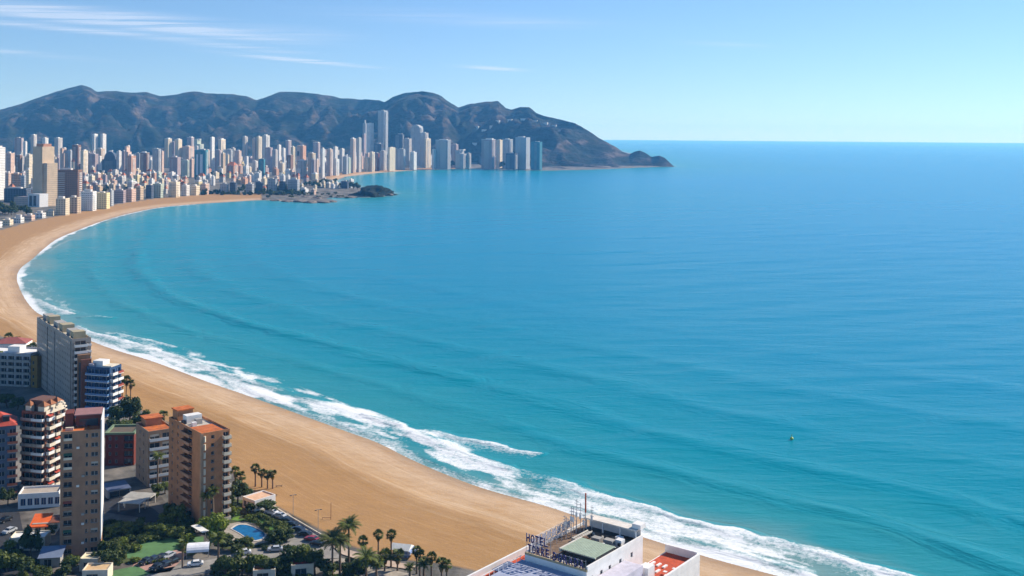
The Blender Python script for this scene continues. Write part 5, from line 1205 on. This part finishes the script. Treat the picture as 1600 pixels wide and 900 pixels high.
# ------------------------------------------------------------------ beach furniture
def lamp_post(px, py, h, label):
    p = G(px, py, GZ); o = thing('lamp_post', label, 'lamp post', (p.x, p.y, ground_z(p.x, p.y)), R(30), 'lamp posts of the promenade')
    b = MB(); b.tube([(0, 0, -.1), (0, 0, h)], [.09, .06], 8); b.build('pole', M_conc, o); b = MB(); b.box(-.9, .9, -.06, .06, h, h + .1); b.build('arm', M_conc, o)
    for x in (-.8, .8): b = MB(); b.box(x - .3, x + .3, -.13, .13, h - .12, h - .005); b.build('lamp_head', M_dark, o)
lamp_post(497, 836, 7.5, 'thin double-armed lamp post above the parked beach row'); lamp_post(458, 806, 6.5, 'thin lamp post near the top of the beach row')
def goal(px, py, h, label):
    p = G(px, py, GZ); o = thing('beach_mast', label, 'mast', (p.x, p.y, ground_z(p.x, p.y)), 0)
    b = MB(); b.tube([(0, 0, -.2), (0, 0, h)], [.09, .07], 8); b.build('pole', mat('rust steel', (.25, .12, .07), .8), o)
    b = MB(); b.box(-2.6, 0, -.05, .05, .5, .62); b.build('crossbar', mat('rust steel', (.25, .12, .07)), o); b = MB(); b.tube([(-2.6, 0, -.2), (-2.6, 0, .62)], [.06, .06], 6); b.build('short_post', mat('rust steel', (.25, .12, .07)), o)
goal(517, 811, 5.2, 'rust-coloured mast with a low bar standing on open sand')
def bench_box(px, py, label):
    p = G(px, py, GZ); o = thing('sand_bench', label, 'bench', (p.x, p.y, ground_z(p.x, p.y)), R(20), 'benches on the sand')
    for x in (-.9, .8): b = MB(); b.box(x, x + .12, -.2, .2, -.05, .42); b.build('leg', M_conc, o)
    for y in (-.18, .04): b = MB(); b.box(-1.1, 1.1, y, y + .16, .43, .5); b.build('slat', mat('bench wood', (.16, .10, .06), .8), o)
bench_box(436, 760, 'dark bench on the sand right of the four palms'); bench_box(428, 775, 'bench on the sand beside the beach house')
def parapet_wall():
    pts = [(398, 781), (440, 804), (505, 842)]
    o = thing('sea_wall', 'low pale wall dividing the beach road from the sand', 'wall', G(398, 779, 2.4), 0); o0 = G(398, 779, 2.4); w = [G(x, y - 3, 2.4) - o0 for x, y in pts]
    for a, c in zip(w, w[1:]):
        d = (c - a); n = int(d.length / 3)
        for k in range(n):
            p = a + d * (k / n); q = MB(); q.box(0, d.length / n - .06, -.15, .15, -.1, .55); s = q.build('wall_panel', M_cream, o); s.location = p; s.rotation_euler = (0, 0, math.atan2(d.y, d.x))
parapet_wall()
def buoy():
    p = G(1237, 686, 0); o = thing('buoy', 'tiny yellow-green buoy floating alone on the open water', 'buoy', (p.x, p.y, 0), 0)
    b = MB(); b.tube([(0, 0, -.2), (0, 0, .3), (0, 0, .5), (0, 0, .9)], [.5, .75, .6, .2], 12); b.build('float', mat('buoy yellow', (.45, .55, .10), .5), o, True)
    b = MB(); b.tube([(0, 0, .9), (0, 0, 1.6)], [.06, .05], 6); b.build('mast', M_dark, o); b = MB(); b.box(-.2, .2, -.03, .03, 1.45, 1.75); b.box(-.03, .03, -.2, -.04, 1.46, 1.74); b.build('topmark', mat('buoy yellow', (.45, .55, .10)), o)
buoy()
# ------------------------------------------------------------------ hotel with the roof sign
def hotel():
    O = G(820, 866, 26); rz = math.atan2(-.6, .8); Z = 26 - GZ
    o = thing('hotel', 'white hotel with brown roof deck, green slatted skylight and red terraces above the surf', 'hotel', (O.x, O.y, GZ), rz)
    white = mat('hotel white', (.78, .76, .73), .7, var=.07, scale=.5); deck = mat('roof deck brown', (.20, .13, .085), .9, var=.3, scale=.6); lav = mat('lower roof shaded blue grey', (.34, .37, .48), .8, var=.12, scale=.4)  # lower roof's blue-grey has the shadow lying on it painted in
    red = mat('terrace red', (.50, .075, .025), .8, var=.2, scale=.8); drk = mat('gallery shade', (.03, .028, .03), .6)  # near-black paints in the shade beneath the gallery roof
    def bx(name, m, *a, parent=o):
        b = MB(); b.box(*a); return b.build(name, m, parent)
    Y1 = 24.0; X1 = 16.5
    # walls with real openings on the lit right side
    def wallface(name, m, P, U, Nn, W_, z0, z1, wins, parent=o):
        b = MB(); us = sorted({0, W_} | {v for w in wins for v in w[:2]}); zs = sorted({z0, z1} | {v for w in wins for v in w[2:]})
        P, U, Nn = Vector(P), Vector(U), Vector(Nn)
        def q(u, z, d=0): return tuple(P + U * u - Nn * d + Vector((0, 0, z)))
        for a, c in zip(us, us[1:]):
            for e, f in zip(zs, zs[1:]):
                if any(w[0] < (a + c) / 2 < w[1] and w[2] < (e + f) / 2 < w[3] for w in wins): continue
                b.quad(q(a, e), q(c, e), q(c, f), q(a, f))
        for u0, u1, e, f in wins:
            for s, t in (((u0, e), (u1, e)), ((u1, e), (u1, f)), ((u1, f), (u0, f)), ((u0, f), (u0, e))): b.quad(q(*s), q(*t), q(*t, .25), q(*s, .25))
            put_window(u1 - u0, f - e, .25, '', parent, q((u0 + u1) / 2, e), math.atan2(U.y, U.x))
        b.build(name, m, parent)
    wr = [(u, u + 1.0, z, z + 1.2) for u in (1.5, 5.5, 9.0, 13.5, 18.5) for z in [Z - 2.6 - 3.0 * k for k in range(7)]]
    wallface('wall', white, (X1, 0, 0), (0, 1, 0), (1, 0, 0), Y1, 0, Z, wr)
    wf = [(u, u + 1.4, z, z + 1.4) for u in (1.5, 5.0, 8.5, 12.5) for z in [Z - 6.2 - 3.0 * k for k in range(5)]]
    wallface('wall', white, (0, Y1, 0), (0, -1, 0), (-1, 0, 0), Y1, 0, Z, [(u, u + 1.4, z, z + 1.4) for u in (2, 8, 14, 19) for z in (Z - 3, Z - 6)])
    wallface('wall', white, (X1, Y1, 0), (-1, 0, 0), (0, 1, 0), X1, 0, Z, [(u, u + 2, z, z + 1.6) for u in (2, 6, 10) for z in (Z - 3, Z - 6, Z - 9)])
    wallface('wall', white, (0, 0, 0), (1, 0, 0), (0, -1, 0), X1, 0, Z, [])
    b = MB(); b.quad((0, 0, Z), (X1, 0, Z), (X1, Y1, Z), (0, Y1, Z)); b.build('roof_deck', deck, o)
    for i, a in enumerate(((0, X1, -.02, .28, Z + .002, Z + .5), (X1 - .35, X1 + .05, .3, Y1, Z + .003, Z + 1.1), (0, .3, .3, Y1, Z + .003, Z + .6))): bx('parapet', white if i else mat('ledge ochre', (.42, .33, .20), .85), *a)
    # gallery along the far edge
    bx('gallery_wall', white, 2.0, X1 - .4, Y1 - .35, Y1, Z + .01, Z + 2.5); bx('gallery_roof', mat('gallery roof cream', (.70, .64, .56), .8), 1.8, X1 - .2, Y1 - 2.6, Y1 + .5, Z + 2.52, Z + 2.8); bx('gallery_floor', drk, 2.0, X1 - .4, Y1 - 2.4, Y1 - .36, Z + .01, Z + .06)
    for x in (2.1, 6.8, 11.5, X1 - .75): bx('gallery_post', white, x, x + .3, Y1 - 2.4, Y1 - 2.1, Z + .07, Z + 2.5)
    bx('corner_tower', white, X1 - 1.9, X1 + .4, Y1 - 1.8, Y1 + .6, Z + 2.82, Z + 3.9)
    # slatted skylight
    sk = mat('skylight green', (.36, .43, .32), .6, var=.12, scale=1.0); fr = mat('skylight frame', (.62, .58, .50), .7)
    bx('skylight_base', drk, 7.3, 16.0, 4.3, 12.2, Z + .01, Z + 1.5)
    for k in range(18): bx('skylight_slat', sk, 7.1 + k * .5, 7.1 + k * .5 + .4, 4.0, 12.5, Z + 1.62, Z + 1.74)
    for y in (4.0, 12.2): bx('skylight_frame', fr, 6.9, 16.2, y, y + .3, Z + 1.5, Z + 1.6)
    bx('skylight_edge', fr, 16.13, 16.4, 3.9, 12.6, Z + .6, Z + 1.8) if False else bx('skylight_edge', fr, 6.6, 7.05, 3.9, 12.6, Z + 1.0, Z + 1.8)
    for x, y, w, d, h, m in ((8, 15, 2.2, 1.6, 1.3, M_conc), (11, 15.4, 2.4, 1.6, 1.4, M_conc), (13.6, 16.5, 1.6, 1.6, 1.6, white), (5.2, 14.5, 1.4, 1.2, 1.0, mat('unit brown', (.20, .12, .08), .8)), (12, 19, 1.6, 1.2, 1.2, white), (14.0, 13.4, 1.8, 1.2, 1.1, M_dark)):
        bx('air_conditioner', m, x, x + w, y, y + d, Z + .01, Z + h)
    for x in (4.4, 5.6): bx('stair_stringer', fr, x, x + .25, 12.5, 19, Z + .8, Z + 1.1)
    for k in range(8): bx('stair_tread', fr, 4.66, 5.59, 12.8 + k * .8, 13.1 + k * .8, Z + .85, Z + .95)
    # lower wings
    zl = Z - 1.3
    zt = Z - 3.3
    b = MB(); b.box(-5.3, -.66, -16, -.03, 0, zt); b.build('terrace_wing', white, o)
    b = MB(); b.box(-.65, X1 + .02, -16, -.03, 0, zl); b.build('lower_wing', white, o); b = MB(); b.box(-.6, X1 - .3, -15.7, -.3, zl + .003, zl + .06); b.build('lower_roof', lav, o)
    b = MB(); b.box(-5.3, -.03, -.02, 11, 0, zt); b.build('side_wing', white, o)
    bx('red_terrace', red, -4.8, -.67, -15.5, 10.6, zt + .003, zt + .05); bx('terrace_parapet', white, -5.32, -4.85, -16, 11, zt + .01, zt + 1.6); bx('terrace_parapet', white, -4.84, -.05, 10.65, 11.02, zt + .01, zt + 1.6)
    bx('terrace_awning', mat('terrace awning blue', (.12, .15, .24), .7), -3.9, -.7, -7, -1.2, zt + 1.0, zt + 1.2); bx('roof_rail', white, -.64, -.55, -15.5, -.5, zl + 1.0, zl + 1.1)
    for k in range(10): bx('rail_post', white, -.64, -.56, -15.4 + k * 1.62, -15.32 + k * 1.62, zl + .07, zl + .99)
    zr = 20 - GZ
    b = MB(); b.box(X1 + .08, 25.6, -2, 35, 0, zr); b.build('sea_wing', white, o); bx('sea_terrace', red, X1 + .4, 25.2, 16, 34.6, zr + .003, zr + .06)
    bx('sea_parapet', white, 25.1, 25.65, -2, 35.05, zr + .01, zr + 1.5); bx('sea_parapet', white, X1 + .1, 25.09, 34.5, 35.05, zr + .01, zr + 1.9)
    bx('stair_house', mat('stair house shade lavender', (.56, .53, .60), .8), X1 + .15, 21.5, 1.5, 15.5, zr + .004, zr + 3.9); bx('stair_house', white, 19.8, 22.2, 16.5, 19.5, zr + .07, zr + 3.0)  # lavender is the shaded tone of white walls, put into the colour
    for x, y in ((23.2, 17.5), (24.0, 20.5), (22.8, 22.2), (23.6, 25.0)): bx('terrace_table', white, x, x + .8, y, y + .8, zr + .65, zr + .75); bx('table_leg', M_conc, x + .35, x + .45, y + .35, y + .45, zr + .065, zr + .64)
    bx('dark_window', wmats()[0], X1 + .06, X1 + .078, 9, 12, zr + 2.6, zr + 3.3)
    # roof clutter: pipes, ducts, vents
    rg = random.Random(3)
    for k in range(14):
        x, y = rg.uniform(3, 15.5), rg.uniform(13, 20.5); w = rg.uniform(.25, .6); bx('roof_vent', rg.choice((white, M_conc, fr, M_dark)), x, x + w, y, y + w, Z + .012, Z + rg.uniform(.4, 1.1))
    for k in range(5): bx('roof_pipe', rg.choice((fr, M_conc)), 3 + k * 2.3, 3.12 + k * 2.3, 1.2, 3.6, Z + .15, Z + .27)
    for k in range(7): bx('deck_box', rg.choice((fr, white, deck)), 1 + k * 2.1, 1.7 + k * 2.1, .8, 1.4, Z + .012, Z + rg.uniform(.3, .7))
    for k in range(6): bx('terrace_lounger', white, 17.6 + (k % 3) * 1.6, 18.2 + (k % 3) * 1.6, 22 + (k // 3) * 3.4, 23.8 + (k // 3) * 3.4, zr + .065, zr + .35)
    # aerials
    def mast(x, y, h, m, r=.09):
        p = thing('roof_aerial', '', 'aerial', (0, 0, 0)); v = Vector((math.cos(rz) * x - math.sin(rz) * y, math.sin(rz) * x + math.cos(rz) * y, 0)); p.location = (O.x + v.x, O.y + v.y, 26.0); p.rotation_euler = (0, 0, rz); p['group'] = 'aerials on the hotel roof'
        b = MB(); b.tube([(0, 0, 0), (0, 0, h)], [r, r * .7], 6); b.build('pole', m, p)
        return p
    grey = mat('galvanised steel', (.40, .40, .41), .5, metal=.4)
    rw = mat('mast red', (.55, .10, .04), .6)
    p = mast(3.2, 20.0, 4.6, grey, .14); p['label'] = 'tallest hotel roof mast with a rust-red top section'; b = MB(); b.tube([(0, 0, 4.6), (0, 0, 9.2)], [.2, .18], 8); b.build('red_section', rw, p)
    for i, (x, y, h, lab) in enumerate(((3.9, 18.2, 5.0, 'short grey antenna mast right of the red mast'), (2.0, 16.6, 6.6, 'thin antenna mast rising from the lattice, left group'), (1.2, 14.2, 5.2, 'thin antenna mast rising from the lattice, nearest the sign'), (4.6, 20.6, 6.4, 'grey antenna mast at the gallery corner'), (1.6, 18.6, 7.8, 'grey antenna mast second from the red mast'), (2.4, 19.0, 7.0, 'grey antenna mast beside the red mast'), (.9, 17.4, 6.2, 'shorter grey antenna mast third from the red mast'), (.6, 15.8, 4.2, 'short grey antenna mast above the sign scaffold'))):
        p = mast(x, y, h, grey); p['label'] = lab
        for k in range(4): b = MB(); b.box(-.5, .5, -.04, .04, h - .5 - k * .7, h - .4 - k * .7); b.build('antenna_bar', grey, p)
        b = MB(); b.box(-.28, .28, -.14, -.1, h * .45, h * .45 + 1.2); b.build('antenna_panel', white, p)
    # sign
    sg = thing('roof_sign', 'navy letters of the rooftop sign reading HOTEL TORRE DORADA on a steel frame', 'sign', (O.x, O.y, 26.0), rz)
    navy = mat('sign navy', (.018, .016, .10), .5)
    def letter(ch, x, z, h, wd):
        cu = bpy.data.curves.new('letter', 'FONT'); cu.body = ch; cu.size = 1.0; cu.extrude = .09; cu.offset = .022; t = bpy.data.objects.new('tmp', cu); C.objects.link(t); bpy.context.view_layer.update()
        me = bpy.data.meshes.new_from_object(t.evaluated_get(bpy.context.evaluated_depsgraph_get())); bpy.data.objects.remove(t); bpy.data.curves.remove(cu); me.name = 'letter'
        xs = [v.co.x for v in me.vertices]; zs = [v.co.y for v in me.vertices]; x0, x1, z0, z1 = min(xs), max(xs), min(zs), max(zs)
        for v in me.vertices: v.co = ((v.co.x - x0) / (x1 - x0) * wd, -v.co.z, (v.co.y - z0) / (z1 - z0) * h)
        me.materials.append(navy); q = link('letter', me, sg, (x, -.1, z)); return q
    def word(s, x0, x1, z, h):
        st = (x1 - x0) / len(s)
        for i, ch in enumerate(s): letter(ch, x0 + i * st, z, h, st * .74)
    word('HOTEL', .5, 6.6, 3.05, 1.85); word('TORRE', .9, 7.0, .75, 1.85); word('DORADA', 7.7, 16.1, .55, 1.85)
    for x in (.3, 2.3, 4.4, 6.9): b = MB(); b.tube([(x, .12, .0), (x, .12, 4.95)], [.05, .05], 5); b.build('frame_post', grey, sg); b = MB(); b.tube([(x, .14, 3.4), (x, 2.4, .0)], [.04, .04], 5); b.build('frame_brace', grey, sg)
    for x in (7.6, 9.8, 12, 14.2, 16.2): b = MB(); b.tube([(x, .12, .0), (x, .12, 2.5)], [.05, .05], 5); b.build('frame_post', grey, sg)
    for z in (.85, 2.4, 3.2, 4.7): b = MB(); b.tube([(.2, .1, z), (7.1, .1, z)], [.04, .04], 5); b.build('frame_rail', grey, sg)
    for z in (.7, 2.2): b = MB(); b.tube([(7.5, .1, z), (16.3, .1, z)], [.04, .04], 5); b.build('frame_rail', grey, sg)
    # scaffold running back along the left roof edge
    sc = thing('roof_scaffold', 'pale steel lattice running back along the left edge of the hotel roof', 'scaffold', (O.x, O.y, 26.0), rz)
    pale = mat('pale steel', (.66, .62, .57), .6)
    for k in range(9):
        y = 1.5 + k * 2.0
        for x in (.5, 2.2): b = MB(); b.tube([(x, y, 0), (x, y, 3.2)], [.07, .07], 5); b.build('post', pale, sc)
        for z in (1.2, 2.2, 3.2): b = MB(); b.tube([(.5, y, z), (2.2, y, z)], [.06, .06], 5); b.build('crosspiece', pale, sc)
        if k < 8:
            for z in (1.2, 2.2, 3.2): b = MB(); b.tube([(.5, y, z), (.5, y + 2, z)], [.06, .06], 5); b.build('rail', pale, sc)
            b = MB(); b.tube([(.5, y, .1), (.5, y + 2, 3.1)], [.05, .05], 5); b.build('diagonal', pale, sc)
            b = MB(); b.box(.62, .68, y + .3, y + 1.6, 1.4, 3.0); b.build('panel', mat('sign back grey', (.42, .40, .46), .7), sc)
hotel()

# ------------------------------------------------------------------ the low point with its wood, rocks and houses
def rocky_point():
    c = G(583, 306.5, 0); verts = []; nu, nv = 44, 16
    rx, ry, hz = 31 / FPX * c.y, 60, atY(580, 289.0, c.y).z
    for j in range(nv + 1):
        t = j / nv; r = 1 - t ** 1.6; 
        for i in range(nu):
            a = 2 * math.pi * i / nu; n = mnoise.fractal(Vector((math.cos(a) * 1.4 * r + 5, math.sin(a) * 1.4 * r, t * 1.5)), 1.0, 2.2, 4); k = 1 + .5 * n
            verts.append((c.x - 4 + rx * r * k * math.cos(a), c.y + 25 + ry * r * k * math.sin(a), -2 + (hz + 2) * (t ** .8) * (1 + .45 * n * (1 - t) + .28 * n) * (1 - .25 * max(math.cos(a), 0) * r)))
    F = [(j * nu + i, j * nu + (i + 1) % nu, (j + 1) * nu + (i + 1) % nu, (j + 1) * nu + i) for j in range(nv) for i in range(nu)]
    me = mesh_from('rocky_point', np.array(verts), F, {'rock': np.array([.25 * mnoise.noise(Vector(v) / 14) for v in verts])}); return setting('rocky_point', me, MATS['mountain'])
MATS['mountain'] = mountains.data.materials[0]
rocky_point()
M_rock = mat('shore rock', (.17, .14, .12), .95, var=.5, scale=.15, bump=.5)
def rock(px, py, w, h, label):
    p = G(px, py, 0); rng = random.Random(int(px * 7)); W_ = w / FPX * p.y / 2; bm = bmesh.new(); bmesh.ops.create_icosphere(bm, subdivisions=3, radius=1)
    for v in bm.verts:
        n = mnoise.fractal(v.co * 1.3 + Vector((px, py, 0)), 1.0, 2.0, 4); v.co *= 1 + .35 * n; v.co = Vector((v.co.x * W_, v.co.y * W_ * 1.2, v.co.z * h))
    me = bpy.data.meshes.new('rock'); bm.to_mesh(me); bm.free(); me.materials.append(M_rock); o = bpy.data.objects.new('shore_rock', me); C.objects.link(o); o.location = (p.x, p.y, 0); tag(o, label, 'rock', 'rocks around the low point')
for i, (px, py, w, h) in enumerate(((415, 312, 14, 1.8), (432, 313.5, 18, 2.4), (450, 315, 20, 3.0), (468, 315.5, 22, 3.6), (486, 316.5, 24, 3.4), (505, 316.5, 22, 3.0), (520, 315.5, 14, 2.0), (495, 311, 18, 4.0), (477, 309, 16, 4.2), (548, 309, 20, 2.6), (530, 308.5, 16, 2.2), (608, 306, 12, 5.0))): rock(px, py, w, h, f'grey shore rock at the low point, {ordw(i + 1)} listed leftmost onwards' if False else ['low grey rock at the end of the far sand strip', 'grey rock second along the low point', 'grey rock third along the low point', 'long grey rock below the wood on the point', 'grey rock at the root of the stone spit', 'grey rock in the middle of the stone spit', 'grey rock at the tip of the stone spit', 'grey boulder mass above the stone spit, right', 'grey boulder mass above the stone spit, left', 'flat rock before the little sand cove', 'rock between stone spit and sand cove', 'dark rock at the very tip of the headland point'][i])
rng = random.Random(5)
for i in range(54):
    row = i % 3; px = 318 + (i // 3) * 9.2 + rng.uniform(-3, 3); py = (304, 301.5, 297)[row] + rng.uniform(-1, 1)
    if px < 350 and row > 1: continue
    tree(px, py, rng.uniform(3.6, 6.0), 0, 'dark pine in the wood on the low point', rng.uniform(.9, 1.3), -1.5, 'pines of the wood on the low point')
for i in range(14): tree(478 + i * 6.2, rng.uniform(289, 297), rng.uniform(4, 6.5), 0, 'dark tree among the white houses on the low point', 1.0, None, 'trees among the houses on the low point')
for i in range(22): tree(412 + i * 6.2 + rng.uniform(-2, 2), rng.uniform(303, 309.5), rng.uniform(2.6, 4.2), 0, 'low dark bush on the bare rock of the low point', .6, None, 'bushes on the rock of the low point')
for i in range(16): tree(rng.uniform(-8, 46), rng.uniform(318, 338), rng.uniform(5, 8), 0, 'dark green tree below the broad tan tower', 1.0, None, 'trees below the broad tan tower')
for i in range(26): tree(rng.uniform(130, 420), rng.uniform(272, 303), rng.uniform(3, 5), 0, 'small dark tree between houses of the old town', 1.0, None, 'trees between houses of the old town')
for i in range(14): tree(rng.uniform(705, 860), rng.uniform(261.5, 264), rng.uniform(4, 7), 0, 'dark tree at the foot of the headland towers', 1.0, None, 'trees at the foot of the headland towers')
n0 = len(PENDING); CNT.clear()
for t in ((545, 553, 281, 293, 'white', .55, ''), (515, 522, 283, 292, 'cream', .4, ''), (523, 530, 286, 294, 'white', .5, ''), (533, 545, 284, 294.5, 'slate', .2, ''), (488, 500, 282, 290, 'tan', .4, ''), (503, 512, 280, 289, 'pink', .4, ''), (470, 482, 296, 303, 'white', .4, ''), (486, 494, 297, 304, 'pink', .4, '')): tower(*t)
LP = ['white tall house at the root of the dark rocky point', 'cream house on the low point beside the far beach', 'small white house in the middle of the low point', 'dark slate building left of the tall white point house', 'tan building where the far beach meets the point', 'pink house above the cove on the low point', 'white house at the right end of the wood', 'pink house above the stone spit']
for (o, *_), lab in zip(PENDING[n0:], LP): o['label'] = lab
n0 = len(PENDING)
BARS = [(-14 + k * 17, 3 + k * 17, 350.5 - k * 3.75, 355.5 - k * 3.75, ('white', 'cream', 'white', 'pink')[k % 4], .3, '') for k in range(8)]
for t in BARS: tower(*t)
for k, (o, *_) in enumerate(PENDING[n0:]): o['label'] = f'low pale beach bar at the back of the curved sand, {ordw(k + 1)} from left'; o.name = 'beach_bar'
# villas high on the headland
bpy.context.view_layer.update()
def villa(px, py, w, h, label):
    d = ray(px, py).normalized(); ok, loc, nrm, idx = mountains.ray_cast(Vector((0, 0, H)), d)
    if not ok: return
    k = loc.y / FPX; o = thing('hillside_villa', label, 'villa', (loc.x, loc.y + 4, loc.z - 3), R(-20), 'villas on the headland slope')
    b = MB(); b.box(-w * k / 2, w * k / 2, -6, 6, -6, 3 + h * k); b.build('wall', facade('white', 3.0, 3.4, .45, .4), o); b = MB(); b.box(-w * k / 2 - .4, w * k / 2 + .4, -6.4, 6.4, 3 + h * k + .01, 3.5 + h * k); b.build('roof', mat('clay tile far', (0.42, 0.14, 0.07)), o)
for px, py, w, h, lab in ((745, 199, 6, 2, 'white villa on the headland slope, leftmost'), (757, 204, 8, 2, 'wide white villa second on the headland slope'), (768, 198, 5, 2, 'white villa third along the headland slope'), (778, 190, 6, 2, 'white villa just under the middle summit'), (797, 188, 7, 2, 'white villa fifth along the headland slope'), (818, 187, 9, 2, 'white villa below the small dark peak'), (836, 190, 8, 2, 'white villa right below the dark peak'), (852, 194, 8, 3, 'bright white villa on the right shoulder'), (866, 197, 7, 2, 'rightmost white villa on the headland shoulder'), (700, 232, 6, 3, 'white villa low on the slope between towers'), (742, 226, 7, 3, 'white villa low on the slope above the sea')): villa(px, py, w, h, lab)

# shrubs that fill the near gardens
SHRUB = {}
def shrub(px, py, r, kind, area):
    p = G(px, py, GZ); s = r / FPX * p.y
    if kind not in SHRUB:
        rg = random.Random(90 + kind); b = MB()
        for k in range(6): a = k * 2.4; leafball(b, (.45 * math.cos(a), .45 * math.sin(a), .45 + .12 * (k % 3)), .55, 60, rg, .17)
        t = MB()
        for k in range(3): t.tube([(.05 * k, 0, -.1), (.25 * math.cos(k * 2.1), .25 * math.sin(k * 2.1), .5)], [.04, .02], 5)
        SHRUB[kind] = (b.mesh('foliage', [M_leaf[kind]]), t.mesh('stems', [M_bark]))
    o = thing('shrub', 'dense shrub in the ' + area, 'shrub', (p.x, p.y, 2.5), rng.uniform(0, 6), 'shrubs in the ' + area); o.scale = (s, s, s * rng.uniform(.7, 1.0))
    link('foliage', SHRUB[kind][0], o); link('stems', SHRUB[kind][1], o)
for area, n, (x0, x1, y0, y1) in (('garden right of the brown tower', 40, (160, 222, 816, 884)), ('strip beside the shaded street', 26, (222, 300, 822, 846)), ('garden around the pool', 34, (330, 376, 790, 866)), ('garden inside the road bend', 30, (376, 452, 806, 862)), ('planting at the foot of the slab tower', 18, (250, 300, 806, 830)), ('yard at the lower left', 34, (-10, 92, 862, 912)), ('planting below the road', 46, (330, 520, 886, 912)), ('planting under the beach palms', 30, (505, 600, 880, 912))):
    for i in range(n):
        x, y = rng.uniform(x0, x1), rng.uniform(y0, y1)
        if 352 < x < 426 and 815 < y < 850: continue
        if area.endswith('bend') and y < 806 + (x - 376) * .2: continue
        shrub(x, y, rng.uniform(5.5, 11), rng.choice((0, 0, 0, 1, 1, 2)), area)
haze = build_haze()
